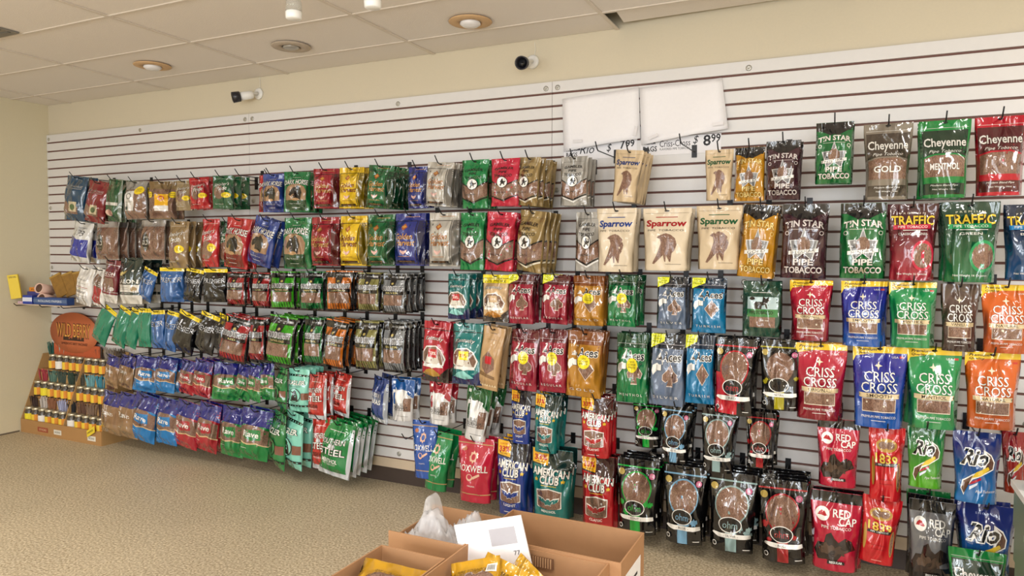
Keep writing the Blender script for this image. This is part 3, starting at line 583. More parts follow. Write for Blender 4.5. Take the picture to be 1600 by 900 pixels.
DES = {
 'slimb': (lambda: D_slim('#1f4a6a', 0), 'slim navy teal pouch with small brown window'), 'slimr': (lambda: D_slim('#8d1e28', 1), 'slim dark red pouch with small brown window'),
 'sideg': (D_sidegreen, 'green pouch turned to show its grey edge'), 'clearw': (lambda: D_clear('w', '#9b9690'), 'clear bag with white label and yellow dot'), 'cleary': (lambda: D_clear('y', '#8a6f48'), 'gold clear bag with yellow and white label'), 'gold': (lambda: D_clear('g', '#a9a19a'), 'clear bag of brown tobacco with black oval'),
 'prt': (lambda: D_pride('#a08a66'), 'tan pouch with white script'), 'prr': (lambda: D_pride('#c4202c'), 'red pouch with white script'), 'prg': (lambda: D_pride('#1f5f3c'), 'green pouch with white script'),
 'prtb': (lambda: D_pride('#9c8058', 1), 'tan pouch with white script'), 'prrb': (lambda: D_pride('#c4202c', 1), 'red pouch with white script'), 'prgb': (lambda: D_pride('#1f5f3c', 1), 'green pouch with white script'),
 'dhr': (lambda: D_horse('#c01e28', '#7a2018', '#c01e28'), 'red pouch with horse head in arch'), 'dhb': (lambda: D_horse('#2a4698', '#22357e', '#2a4698'), 'blue pouch with horse head in arch'), 'dhg': (lambda: D_horse('#0f7a42', '#1d4a2a', '#0f7a42'), 'green pouch with horse head in arch'),
 'gor': (lambda: D_golden('#a5182e', '#d9a25a', '#5a1420'), 'crimson pouch with gold script'), 'goy': (lambda: D_golden('#e0b81c', '#9a4a1c', '#7a6410'), 'yellow pouch with brown script'), 'gog': (lambda: D_golden('#12693a', '#dca055', '#0d3a22'), 'green pouch with gold script'), 'gob': (lambda: D_golden('#26338c', '#dca055', '#161c50'), 'blue pouch with gold script'), 'gos': (lambda: D_golden(G1, '#d08a4a', '#77726c'), 'silver pouch with orange diamond'),
 'gag': (lambda: D_gambler('#0f8a4a', '#1d2a20', '#0f8a4a', 'MENTHOL'), 'green pouch with rider in white circle'), 'gar': (lambda: D_gambler('#cf1f42', '#3a1018', '#cf1f42', 'REGULAR'), 'red pouch with rider in white circle'), 'gat': (lambda: D_gambler('#a78c58', '#3a2a18', '#e8e0cc', 'GOLD'), 'gold pouch with rider in white circle'), 'gas': (lambda: D_gambler('#b3afa8', '#2b2826', '#e8e6e2', 'SILVER'), 'silver pouch with rider in circle'),
 'spb': (lambda: D_sparrow('#cdb592', '#1f3a7a'), 'kraft pouch with bird window and navy title'), 'spg': (lambda: D_sparrow('#cdb592', '#1f5a38'), 'kraft pouch with bird window and green title'), 'spbw': (lambda: D_sparrow('#d9c8ae', '#22408e'), 'cream pouch with bird window and blue title'), 'spr': (lambda: D_sparrow('#d9c8ae', '#b01c26'), 'cream pouch with bird window and red title'), 'spgw': (lambda: D_sparrow('#d0bb9c', '#1f5f38'), 'cream pouch with bird window and green title'),
 'tig': (lambda: D_tin('#17723a', '#e4e0d6', 'MENTHOL'), 'green pouch with silver star'), 'tiy': (lambda: D_tin('#c98d1c', '#e8c878', 'GOLD'), 'mustard pouch with silver star'), 'tim': (lambda: D_tin('#45222e', '#d9d0cc', 'REGULAR'), 'maroon pouch with silver star'),
 'chs': (lambda: D_chey('#8d8274', '#4a3f36', 'GOLD'), 'large bronze grey pouch with condensed white title'), 'chg': (lambda: D_chey('#0f8a3e', '#1c3a28', 'MENTHOL'), 'large bright green pouch with condensed white title'), 'chr': (lambda: D_chey('#c8102e', '#5a1a22', ''), 'large red pouch with condensed white title'),
 'trm': (lambda: D_traf('#4a1622', '#a81c38', '#d8284a', 'CLASSIC VIRGINIA'), 'maroon pouch with yellow title and red ring'), 'trg': (lambda: D_traf('#14402e', '#12703e', '#12a05c', 'GREEN'), 'green pouch with yellow title and green ring'), 'trb': (lambda: D_traf('#0f2440', '#0f4a7a', '#2a8ac8', 'BLUE'), 'dark blue pouch with yellow title'),
 'pmb': (lambda: D_prem('#2f68ae'), 'blue pouch with yellow header'), 'pmk': (lambda: D_prem('#16161a'), 'black pouch with yellow header'), 'pmg': (lambda: D_prem('#128a6a', None, False), 'plain sea green pouch with yellow header'),
 'tar': (D_talonr, 'maroon and white pouch with arrow window'), 'tal': (D_talon, 'dark green and white pouch with gold bird'),
 'gdr': (lambda: D_good('#b01c26', 'RED'), 'black pouch with red striped panel'), 'gdl': (lambda: D_good('#3fae1c', 'MENTHOL GOLD'), 'black pouch with lime striped panel'), 'gdg': (lambda: D_good('#0f7a3c', 'MENTHOL'), 'black pouch with green striped panel'), 'gdo': (lambda: D_good('#d9741c', 'NATURAL'), 'black pouch with orange striped panel'), 'gdk': (lambda: D_good('#8f8a4e', 'GOLD'), 'black pouch with khaki striped panel'), 'gds': (lambda: D_good('#8a8d90', 'SILVER'), 'black pouch with grey striped panel'),
 'tpt': (lambda: D_tepee('#127472', '#1c2a5e', '#d3202c'), 'teal pouch with mountain and tent window'), 'tpk': (lambda: D_tepee('#cfae84', '#4a403c', '#cfae84', '#f0dc1c', '#c9852e'), 'tan pouch with yellow twenty percent band'), 'tpr': (lambda: D_tepee('#bf1a36', '#3a302c', '#d3202c', None, '#c9973a'), 'red pouch with gold mountain and tent window'), 'tpc': (lambda: D_tepee('#12807e', '#1c2a5e', '#f0de1c'), 'teal pouch with round yellow percent sticker'), 'krf': (D_kraft, 'kraft tan pouch with small red sticker'),
 'acr': (lambda: D_aces('#a51c3a', '#5a1822', SPADE, 'REGULAR', 2), 'red pouch with white numeral four'), 'acr2': (lambda: D_aces('#a51c3a', '#6a1c28', SPADE, 'REGULAR', 1), 'red pouch with numeral four, yellow dot'), 'acy': (lambda: D_aces('#c4882c', '#8a4c1e', DIAM, 'GOLD', 1), 'golden pouch with numeral four, yellow dot'), 'acg': (lambda: D_aces('#128048', '#134a2e', CLUB, 'MENTHOL', 1), 'green pouch with numeral four, yellow dot'), 'acs': (lambda: D_aces('#6f7f99', '#2b2e36', SPADE, 'SILVER', 2), 'grey pouch with white numeral four'), 'acb': (lambda: D_aces('#0f80b4', '#1c3048', DIAM, 'TURKISH', 2), 'blue pouch with white numeral four'),
 'elk': (D_elk, 'dark green pouch with walking elk'),
 'crr': (lambda: D_criss('#c0183a', '#8a1428', 'ORIGINAL'), 'red pouch with yellow header, white title'), 'crb': (lambda: D_criss('#2a2c9c', '#1c5ab0', 'SMOOTH'), 'royal blue pouch with yellow header'), 'crg': (lambda: D_criss('#0f9450', '#3f9a5a', 'MENTHOL'), 'emerald pouch with yellow header'), 'crn': (lambda: D_criss('#5f4a42', '#3f2c28', 'VANILLA', 1), 'brown pouch with white title and scroll'), 'cro': (lambda: D_criss('#e0661c', '#c4581c', 'NATURAL'), 'orange pouch with yellow header'),
 'ohr': (lambda: D_ohm('#c8182e', 'RED', '#c8182e'), 'red and black pouch with round window'), 'ohn': (lambda: D_ohm('#b0a41c', 'NATURAL', None, '#3a2a20'), 'black and olive pouch with round window'), 'ohg': (lambda: D_ohm('#14b040', 'MINT'), 'black pouch with green ringed round window'), 'ohb': (lambda: D_ohm('#7fb4d8', 'BLUE'), 'black pouch with light blue ringed window'), 'ohs': (lambda: D_ohm('#9ab8b8', 'SILVER'), 'black pouch with silver ringed round window'), 'ohd': (lambda: D_ohm('#b01c26', 'BOLD'), 'black pouch with red ringed round window'),
 'clb': (lambda: D_club('#1f3f9a', 'LIGHT', '#16182a'), 'blue pouch with eagle shield, orange tag'), 'clt': (lambda: D_club('#0f807c', 'MENTHOL', '#14302e'), 'teal pouch with eagle shield, orange tag'), 'clr': (lambda: D_club('#c61a26', 'CLASSIC', '#3a1014'), 'red pouch with eagle shield, orange tag'),
 'rxb': (lambda: D_rox('#1f58b4', 'LIGHTS'), 'blue pouch with gold bands and pipe'), 'rxg': (lambda: D_rox('#12904e', 'MENTHOL'), 'green pouch with gold bands and pipe'), 'rxr': (lambda: D_rox('#cc1a3e', 'ORIGINAL'), 'red pouch with gold bands and pipe'),
 'bub': (lambda: D_bull('#1f5faa'), 'white pouch with blue top and bull'), 'bur': (lambda: D_bull('#b01c30'), 'white pouch with red top and bull'), 'bug': (lambda: D_bull('#12602e'), 'white pouch with green top and bull'), 'wtx': (D_bluetex, 'navy pouch with silver edge'),
 'str': (lambda: D_steel('#c8302a', 'REGULAR'), 'red pouch with silver edges'), 'stg': (lambda: D_steel('#0f8a42', 'MENTHOL'), 'green pouch with silver edges'), 'bgm': (lambda: D_bugler(), 'mint pouch with black star bands'), 'bgg': (lambda: D_bugler('#2f8a4a'), 'green pouch with black star bands'),
 'rvt': (lambda: D_rave('#a98660', 1), 'brown pouch with navy top'), 'rvb': (lambda: D_rave('#1484cc'), 'light blue pouch with navy top'), 'rvr': (lambda: D_rave('#b81c30'), 'red pouch with navy top'), 'rvg': (lambda: D_rave('#128a42'), 'green pouch with navy top'),
 'rcr': (lambda: D_redcap('#c41a3c'), 'crimson pouch with black top and racehorse'), 'rcg': (lambda: D_redcap('#6f6f72', 1), 'grey pouch with black top and racehorse'), 'e39': (D_1839, 'red pouch with gold numerals'), 'rig': (lambda: D_rio('#0f6a30', '#5aae28', ''), 'green pouch with swirling ribbon'), 'rib': (lambda: D_rio('#1c2a72', '#1f7ac0', 'SMOOTH'), 'blue pouch with swirling ribbon'), 'rir': (lambda: D_rio('#a81c28', '#b03a20', ''), 'dull red pouch with swirling ribbon'),
 'vpb': (D_vpb, 'white pouch with royal blue panel'), 'wht': (lambda: D_white(0), 'white pouch with thin grey print'), 'whr': (lambda: D_white(1), 'white pouch with red flame panel'),
}
# ------------------------------------------------------------------ pegs and hanging stacks (metres)
# row, design, X, hook z, front distance from wall, width, height, thickness, lean, turn, copies behind, spacing
STACKS = [
 ('Z', 'tig', 1.558, 2.179, 0.33, 0.160, 0.283, 0.035, 0.0, 0, 1, 0.060),
 ('Z', 'chs', 1.778, 2.155, 0.33, 0.197, 0.344, 0.043, 0.0, 0, 0, 0.050),
 ('Z', 'chg', 1.998, 2.153, 0.33, 0.198, 0.342, 0.044, 0.0, 0, 1, 0.070),
 ('Z', 'chr', 2.202, 2.154, 0.33, 0.189, 0.338, 0.042, 0.0, 0, 0, 0.050),
 ('A', 'slimb', -3.961, 2.157, 0.31, 0.245, 0.356, 0.050, 6.1, 3, 1, 0.080),
 ('A', 'slimr', -3.698, 2.103, 0.31, 0.219, 0.320, 0.048, 10.3, 5, 1, 0.080),
 ('A', 'sideg', -3.507, 2.115, 0.31, 0.207, 0.325, 0.046, 4.6, -8, 2, 0.060),
 ('A', 'clearw', -3.271, 2.092, 0.31, 0.228, 0.289, 0.050, 0.0, 3, 1, 0.060),
 ('A', 'cleary', -2.976, 2.081, 0.31, 0.221, 0.278, 0.049, 0.0, 24, 1, 0.050),
 ('A', 'prt', -2.754, 2.080, 0.31, 0.151, 0.217, 0.034, 0.0, 12, 0, 0.050),
 ('A', 'prr', -2.610, 2.097, 0.31, 0.156, 0.224, 0.034, -3.6, 19, 2, 0.050),
 ('A', 'prg', -2.370, 2.100, 0.31, 0.161, 0.233, 0.034, 0.0, 19, 2, 0.070),
 ('A', 'dhr', -2.004, 2.097, 0.22, 0.234, 0.256, 0.034, 0.9, 0, 0, 0.050),
 ('A', 'dhb', -1.901, 2.092, 0.31, 0.179, 0.258, 0.034, 0.0, 5, 1, 0.070),
 ('A', 'dhg', -1.694, 2.096, 0.31, 0.186, 0.266, 0.034, 0.0, 19, 2, 0.060),
 ('A', 'gor', -1.452, 2.106, 0.31, 0.179, 0.256, 0.034, 0.0, 14, 2, 0.050),
 ('A', 'goy', -1.244, 2.104, 0.31, 0.181, 0.259, 0.034, 0.0, 7, 2, 0.050),
 ('A', 'gog', -1.014, 2.106, 0.31, 0.185, 0.265, 0.034, 4.5, 4, 3, 0.060),
 ('A', 'gob', -0.741, 2.085, 0.31, 0.147, 0.250, 0.034, 0.0, 0, 1, 0.050),
 ('A', 'gos', -0.584, 2.104, 0.31, 0.183, 0.262, 0.034, 3.9, 2, 3, 0.050),
 ('A', 'gag', -0.339, 2.103, 0.33, 0.177, 0.280, 0.039, 0.0, 0, 2, 0.050),
 ('A', 'gar', -0.145, 2.101, 0.33, 0.178, 0.270, 0.039, 0.0, 0, 1, 0.050),
 ('A', 'gat', 0.008, 2.100, 0.33, 0.170, 0.270, 0.034, 4.6, -20, 3, 0.070),
 ('A', 'gas', 0.272, 2.090, 0.33, 0.155, 0.265, 0.034, 0.0, 0, 2, 0.070),
 ('A', 'spb', 0.579, 2.107, 0.33, 0.152, 0.273, 0.033, 5.0, 0, 3, 0.060),
 ('A', 'spg', 1.037, 2.084, 0.33, 0.139, 0.252, 0.034, 0.0, 0, 0, 0.050),
 ('A', 'tiy', 1.183, 2.088, 0.33, 0.140, 0.263, 0.034, 0.0, 0, 0, 0.050),
 ('A', 'tim', 1.336, 2.108, 0.33, 0.155, 0.280, 0.034, 0.0, 0, 1, 0.050),
 ('B', 'vpb', -3.896, 1.791, 0.31, 0.221, 0.321, 0.049, 7.8, 3, 1, 0.080),
 ('B', 'gold', -3.609, 1.793, 0.31, 0.237, 0.299, 0.050, 0.0, 5, 3, 0.070),
 ('B', 'gold', -3.089, 1.795, 0.31, 0.235, 0.297, 0.050, 0.0, 6, 1, 0.070),
 ('B', 'prtb', -2.816, 1.780, 0.31, 0.201, 0.342, 0.044, 0.0, 0, 2, 0.070),
 ('B', 'prrb', -2.494, 1.793, 0.31, 0.171, 0.342, 0.038, 0.0, 0, 0, 0.050),
 ('B', 'prgb', -2.364, 1.776, 0.26, 0.193, 0.328, 0.042, 1.2, 0, 0, 0.050),
 ('B', 'dhr', -2.219, 1.793, 0.31, 0.230, 0.348, 0.050, 6.1, 0, 1, 0.070),
 ('B', 'dhb', -1.959, 1.786, 0.31, 0.221, 0.323, 0.049, 15.0, 0, 1, 0.080),
 ('B', 'dhg', -1.690, 1.789, 0.31, 0.237, 0.340, 0.050, 0.0, 0, 1, 0.060),
 ('B', 'gor', -1.459, 1.790, 0.31, 0.220, 0.316, 0.049, 0.0, 2, 2, 0.040),
 ('B', 'goy', -1.229, 1.794, 0.31, 0.212, 0.317, 0.047, 0.0, 0, 1, 0.050),
 ('B', 'gog', -1.016, 1.798, 0.31, 0.204, 0.319, 0.045, 0.0, 0, 2, 0.040),
 ('B', 'gob', -0.800, 1.802, 0.31, 0.219, 0.320, 0.048, 0.0, 0, 2, 0.050),
 ('B', 'gos', -0.559, 1.801, 0.31, 0.208, 0.320, 0.046, 0.0, 0, 2, 0.040),
 ('B', 'gag', -0.355, 1.796, 0.33, 0.161, 0.334, 0.035, 0.0, 0, 1, 0.050),
 ('B', 'gar', -0.167, 1.796, 0.33, 0.188, 0.336, 0.041, 3.2, 0, 1, 0.070),
 ('B', 'gat', 0.031, 1.799, 0.33, 0.215, 0.343, 0.047, 6.1, -23, 3, 0.070),
 ('B', 'gas', 0.353, 1.786, 0.33, 0.138, 0.320, 0.030, 0.0, 0, 0, 0.050),
 ('B', 'spbw', 0.512, 1.802, 0.33, 0.221, 0.338, 0.049, 0.0, 0, 1, 0.090),
 ('B', 'spr', 0.781, 1.797, 0.33, 0.254, 0.321, 0.050, 0.0, 0, 1, 0.090),
 ('B', 'spgw', 1.043, 1.804, 0.33, 0.226, 0.318, 0.050, 0.0, 0, 0, 0.050),
 ('B', 'tiy', 1.242, 1.804, 0.33, 0.166, 0.357, 0.037, 4.5, 0, 1, 0.070),
 ('B', 'tim', 1.441, 1.802, 0.33, 0.200, 0.354, 0.044, 0.9, 0, 1, 0.060),
 ('B', 'tig', 1.688, 1.799, 0.33, 0.190, 0.346, 0.042, 0.0, 0, 1, 0.060),
 ('B', 'trm', 1.886, 1.791, 0.33, 0.200, 0.343, 0.044, 0.0, 0, 0, 0.050),
 ('B', 'trg', 2.105, 1.794, 0.33, 0.219, 0.349, 0.048, 0.0, 0, 1, 0.060),
 ('B', 'trb', 2.317, 1.779, 0.33, 0.186, 0.320, 0.041, 0.0, 0, 0, 0.050),
 ('C', 'wht', -3.871, 1.430, 0.31, 0.191, 0.303, 0.042, 11.1, 0, 0, 0.060),
 ('C', 'whr', -3.692, 1.422, 0.31, 0.190, 0.304, 0.042, 10.7, -7, 0, 0.060),
 ('C', 'tar', -3.556, 1.492, 0.31, 0.174, 0.335, 0.038, 7.1, 0, 1, 0.060),
 ('C', 'tal', -3.341, 1.508, 0.31, 0.242, 0.354, 0.050, 0.0, 1, 2, 0.080),
 ('C', 'pmb', -3.130, 1.427, 0.31, 0.153, 0.242, 0.034, 20.9, -1, 0, 0.050),
 ('C', 'pmb', -2.905, 1.445, 0.31, 0.203, 0.256, 0.034, 0.0, 14, 1, 0.080),
 ('C', 'pmk', -2.663, 1.439, 0.31, 0.183, 0.238, 0.034, 7.7, 0, 0, 0.050),
 ('C', 'pmk', -2.459, 1.442, 0.31, 0.189, 0.238, 0.034, 0.0, 16, 0, 0.050),
 ('C', 'gdr', -2.255, 1.423, 0.31, 0.166, 0.238, 0.034, 0.0, 6, 2, 0.050),
 ('C', 'gdr', -2.016, 1.422, 0.31, 0.167, 0.242, 0.034, 0.0, 3, 1, 0.050),
 ('C', 'gdl', -1.826, 1.433, 0.31, 0.178, 0.255, 0.034, 0.0, 21, 1, 0.060),
 ('C', 'gdg', -1.572, 1.437, 0.31, 0.180, 0.258, 0.034, 0.0, 16, 1, 0.060),
 ('C', 'gdo', -1.347, 1.445, 0.31, 0.182, 0.261, 0.034, 0.0, 21, 2, 0.050),
 ('C', 'gdk', -1.111, 1.437, 0.31, 0.172, 0.247, 0.034, 0.0, 3, 1, 0.060),
 ('C', 'gds', -0.916, 1.436, 0.31, 0.175, 0.251, 0.034, 0.0, 3, 3, 0.070),
 ('C', 'tpt', -0.460, 1.439, 0.31, 0.148, 0.270, 0.034, 0.0, 0, 2, 0.080),
 ('C', 'tpk', -0.203, 1.440, 0.33, 0.165, 0.273, 0.036, 0.0, 0, 0, 0.050),
 ('C', 'acr', -0.041, 1.443, 0.33, 0.159, 0.279, 0.035, 0.0, 0, 2, 0.050),
 ('C', 'acr', 0.174, 1.443, 0.33, 0.164, 0.269, 0.034, 2.8, 0, 2, 0.060),
 ('C', 'acy', 0.362, 1.443, 0.33, 0.179, 0.270, 0.039, 0.0, 0, 1, 0.060),
 ('C', 'acg', 0.552, 1.450, 0.33, 0.161, 0.272, 0.035, 1.5, 0, 2, 0.070),
 ('C', 'acs', 0.815, 1.445, 0.33, 0.155, 0.267, 0.034, 0.0, 0, 1, 0.060),
 ('C', 'acb', 1.001, 1.445, 0.33, 0.170, 0.277, 0.037, 0.0, 0, 0, 0.050),
 ('C', 'elk', 1.254, 1.432, 0.33, 0.178, 0.269, 0.034, 0.0, 0, 2, 0.050),
 ('C', 'crr', 1.474, 1.442, 0.33, 0.188, 0.286, 0.041, 0.0, 0, 2, 0.050),
 ('C', 'crb', 1.699, 1.443, 0.33, 0.195, 0.301, 0.043, 0.0, 0, 1, 0.040),
 ('C', 'crg', 1.895, 1.442, 0.33, 0.191, 0.293, 0.042, 0.0, 0, 1, 0.040),
 ('C', 'crn', 2.077, 1.438, 0.33, 0.146, 0.295, 0.032, 0.0, 0, 0, 0.050),
 ('C', 'cro', 2.247, 1.439, 0.33, 0.182, 0.293, 0.040, 0.0, 0, 0, 0.050),
 ('D', 'pmg', -3.611, 1.119, 0.31, 0.178, 0.310, 0.039, 28.1, 0, 0, 0.050),
 ('D', 'pmg', -3.412, 1.118, 0.31, 0.164, 0.310, 0.036, 22.7, 0, 0, 0.050),
 ('D', 'pmg', -3.290, 1.113, 0.31, 0.139, 0.302, 0.031, 17.9, 0, 0, 0.050),
 ('D', 'pmg', -3.210, 1.128, 0.31, 0.143, 0.294, 0.032, -1.1, 0, 0, 0.050),
 ('D', 'pmb', -3.068, 1.120, 0.31, 0.154, 0.285, 0.034, -4.0, 0, 0, 0.050),
 ('D', 'pmb', -2.892, 1.116, 0.31, 0.137, 0.297, 0.030, 9.4, 0, 0, 0.050),
 ('D', 'pmk', -2.720, 1.107, 0.31, 0.227, 0.293, 0.050, 19.0, 0, 0, 0.050),
 ('D', 'pmk', -2.511, 1.116, 0.31, 0.193, 0.292, 0.042, 16.0, 0, 0, 0.050),
 ('D', 'pmk', -2.383, 1.118, 0.31, 0.188, 0.298, 0.041, 6.0, -24, 0, 0.050),
 ('D', 'gdr', -2.228, 1.105, 0.31, 0.225, 0.322, 0.049, 11.9, 14, 2, 0.050),
 ('D', 'gdr', -2.060, 1.105, 0.31, 0.148, 0.303, 0.033, 0.0, 0, 1, 0.050),
 ('D', 'gdl', -1.824, 1.127, 0.31, 0.233, 0.336, 0.050, 5.7, 3, 2, 0.060),
 ('D', 'gdg', -1.556, 1.127, 0.31, 0.168, 0.311, 0.037, 0.0, 0, 2, 0.050),
 ('D', 'gdo', -1.365, 1.122, 0.31, 0.183, 0.318, 0.040, 6.2, 0, 2, 0.070),
 ('D', 'gdk', -1.130, 1.125, 0.31, 0.185, 0.311, 0.041, 0.0, 0, 1, 0.060),
 ('D', 'gds', -0.915, 1.131, 0.31, 0.177, 0.317, 0.039, 0.0, 0, 3, 0.060),
 ('D', 'tpr', -0.607, 1.143, 0.31, 0.190, 0.366, 0.042, 2.9, 0, 1, 0.060),
 ('D', 'tpc', -0.387, 1.141, 0.33, 0.198, 0.356, 0.044, 0.0, 0, 1, 0.060),
 ('D', 'krf', -0.212, 1.132, 0.33, 0.142, 0.369, 0.031, 7.5, 0, 1, 0.100),
 ('D', 'acr2', -0.012, 1.126, 0.33, 0.175, 0.343, 0.039, 2.3, 0, 1, 0.050),
 ('D', 'acr2', 0.155, 1.135, 0.33, 0.173, 0.347, 0.038, 0.0, 0, 1, 0.050),
 ('D', 'acy', 0.346, 1.137, 0.33, 0.206, 0.361, 0.045, 1.7, 0, 2, 0.060),
 ('D', 'acg', 0.610, 1.137, 0.33, 0.173, 0.364, 0.038, 0.0, 0, 2, 0.050),
 ('D', 'acs', 0.801, 1.144, 0.33, 0.182, 0.369, 0.040, 1.2, 0, 1, 0.050),
 ('D', 'acb', 0.962, 1.150, 0.33, 0.147, 0.349, 0.032, 0.0, 0, 1, 0.040),
 ('D', 'ohr', 1.138, 1.142, 0.33, 0.199, 0.381, 0.044, 1.6, 0, 2, 0.060),
 ('D', 'ohn', 1.346, 1.147, 0.33, 0.192, 0.339, 0.042, 0.0, 0, 1, 0.050),
 ('D', 'crr', 1.524, 1.141, 0.33, 0.225, 0.359, 0.049, 0.0, 0, 1, 0.060),
 ('D', 'crb', 1.772, 1.143, 0.33, 0.227, 0.372, 0.050, 0.0, 0, 1, 0.060),
 ('D', 'crg', 1.988, 1.148, 0.33, 0.214, 0.358, 0.047, 0.0, 0, 1, 0.060),
 ('D', 'cro', 2.206, 1.144, 0.33, 0.204, 0.331, 0.045, 0.0, 0, 0, 0.050),
 ('E', 'rvt', -3.567, 0.742, 0.31, 0.160, 0.249, 0.034, 12.3, 0, 0, 0.050),
 ('E', 'rvt', -3.402, 0.753, 0.31, 0.163, 0.256, 0.034, 10.1, 0, 1, 0.060),
 ('E', 'rvb', -3.173, 0.759, 0.31, 0.185, 0.266, 0.034, 9.4, 23, 0, 0.050),
 ('E', 'rvb', -2.973, 0.763, 0.31, 0.179, 0.257, 0.034, 7.7, 14, 1, 0.050),
 ('E', 'rvr', -2.739, 0.765, 0.31, 0.157, 0.252, 0.034, 9.0, -1, 0, 0.050),
 ('E', 'rvr', -2.585, 0.775, 0.31, 0.182, 0.268, 0.034, 8.3, 0, 2, 0.050),
 ('E', 'rvg', -2.344, 0.774, 0.31, 0.188, 0.267, 0.034, 6.5, 33, 0, 0.050),
 ('E', 'rvg', -2.161, 0.773, 0.31, 0.152, 0.254, 0.034, 14.5, 0, 0, 0.060),
 ('E', 'rvg', -2.079, 0.780, 0.31, 0.161, 0.256, 0.034, 5.0, -15, 0, 0.060),
 ('E', 'rvg', -1.982, 0.797, 0.31, 0.158, 0.253, 0.034, -4.4, -10, 0, 0.060),
 ('E', 'bgg', -1.839, 0.776, 0.31, 0.173, 0.273, 0.038, 0.8, -27, 0, 0.050),
 ('E', 'bgm', -1.695, 0.777, 0.31, 0.178, 0.287, 0.039, 0.0, 0, 3, 0.050),
 ('E', 'str', -1.536, 0.750, 0.31, 0.152, 0.296, 0.033, 0.0, 0, 2, 0.070),
 ('E', 'str', -1.378, 0.764, 0.24, 0.180, 0.287, 0.040, 4.7, -16, 0, 0.060),
 ('E', 'wtx', -1.021, 0.775, 0.31, 0.178, 0.286, 0.039, 3.3, -23, 1, 0.100),
 ('E', 'bub', -0.857, 0.777, 0.31, 0.171, 0.257, 0.034, 0.0, 0, 1, 0.080),
 ('E', 'bur', -0.586, 0.780, 0.31, 0.158, 0.254, 0.034, 2.0, 0, 1, 0.070),
 ('E', 'bug', -0.307, 0.776, 0.33, 0.162, 0.315, 0.036, 6.0, 0, 2, 0.090),
 ('E', 'clb', -0.037, 0.783, 0.33, 0.128, 0.305, 0.028, 0.0, 0, 0, 0.050),
 ('E', 'clt', 0.126, 0.771, 0.33, 0.155, 0.326, 0.034, 1.6, 0, 2, 0.060),
 ('E', 'clr', 0.411, 0.783, 0.33, 0.182, 0.326, 0.040, 0.0, 0, 2, 0.050),
 ('E', 'ohg', 0.675, 0.777, 0.26, 0.156, 0.249, 0.034, -0.8, 0, 1, 0.070),
 ('E', 'ohb', 0.847, 0.784, 0.33, 0.155, 0.300, 0.034, 1.6, 0, 2, 0.060),
 ('E', 'ohs', 1.059, 0.782, 0.33, 0.169, 0.319, 0.037, 0.6, 0, 2, 0.070),
 ('E', 'ohd', 1.262, 0.788, 0.33, 0.143, 0.273, 0.031, 0.0, 0, 1, 0.080),
 ('E', 'rcr', 1.609, 0.788, 0.33, 0.186, 0.316, 0.041, 0.0, 0, 0, 0.050),
 ('E', 'e39', 1.811, 0.773, 0.33, 0.148, 0.338, 0.032, 0.0, 0, 0, 0.050),
 ('E', 'rig', 1.967, 0.799, 0.33, 0.151, 0.278, 0.033, 0.0, 0, 0, 0.050),
 ('E', 'rib', 2.160, 0.791, 0.33, 0.181, 0.308, 0.040, 0.0, 0, 0, 0.050),
 ('E', 'rir', 2.314, 0.785, 0.22, 0.093, 0.268, 0.034, -1.9, 0, 0, 0.050),
 ('F', 'rvt', -3.580, 0.450, 0.31, 0.244, 0.333, 0.050, 7.2, 0, 0, 0.050),
 ('F', 'rvt', -3.389, 0.456, 0.31, 0.237, 0.348, 0.050, 5.5, 0, 0, 0.050),
 ('F', 'rvb', -3.193, 0.462, 0.31, 0.254, 0.363, 0.050, 9.6, 1, 1, 0.050),
 ('F', 'rvb', -2.953, 0.457, 0.31, 0.222, 0.346, 0.049, 5.0, 0, 0, 0.050),
 ('F', 'rvr', -2.738, 0.452, 0.31, 0.241, 0.345, 0.050, 9.2, 0, 0, 0.050),
 ('F', 'rvr', -2.525, 0.458, 0.31, 0.214, 0.353, 0.047, 8.6, 0, 1, 0.050),
 ('F', 'rvg', -2.291, 0.459, 0.31, 0.218, 0.355, 0.048, 4.1, 0, 0, 0.050),
 ('F', 'rvg', -2.070, 0.462, 0.31, 0.245, 0.353, 0.050, 6.8, 9, 1, 0.060),
 ('F', 'bgg', -1.865, 0.460, 0.31, 0.238, 0.382, 0.050, 3.4, -28, 1, 0.080),
 ('F', 'bgm', -1.731, 0.474, 0.31, 0.241, 0.378, 0.050, 3.3, -22, 1, 0.080),
 ('F', 'str', -1.502, 0.469, 0.31, 0.162, 0.352, 0.036, 0.0, 0, 3, 0.060),
 ('F', 'stg', -1.351, 0.449, 0.31, 0.253, 0.361, 0.050, 8.0, 0, 4, 0.060),
 ('F', 'rxb', -0.699, 0.530, 0.31, 0.185, 0.350, 0.041, -2.2, 0, 0, 0.050),
 ('F', 'rxg', -0.589, 0.473, 0.31, 0.177, 0.359, 0.039, 5.1, 0, 1, 0.100),
 ('F', 'rxr', -0.330, 0.470, 0.33, 0.240, 0.375, 0.050, 0.0, 0, 1, 0.080),
 ('F', 'clb', -0.083, 0.482, 0.33, 0.212, 0.425, 0.047, 0.0, 0, 2, 0.060),
 ('F', 'clt', 0.155, 0.461, 0.33, 0.248, 0.396, 0.050, 0.0, 0, 1, 0.080),
 ('F', 'clr', 0.430, 0.460, 0.33, 0.204, 0.399, 0.045, 0.0, 0, 1, 0.060),
 ('F', 'ohg', 0.650, 0.468, 0.33, 0.229, 0.389, 0.050, 0.0, 0, 3, 0.050),
 ('F', 'ohb', 0.897, 0.463, 0.33, 0.216, 0.395, 0.048, 0.0, 0, 3, 0.050),
 ('F', 'ohs', 1.136, 0.463, 0.33, 0.235, 0.394, 0.050, 0.0, 0, 3, 0.050),
 ('F', 'ohd', 1.368, 0.458, 0.33, 0.224, 0.395, 0.049, -2.1, 0, 4, 0.050),
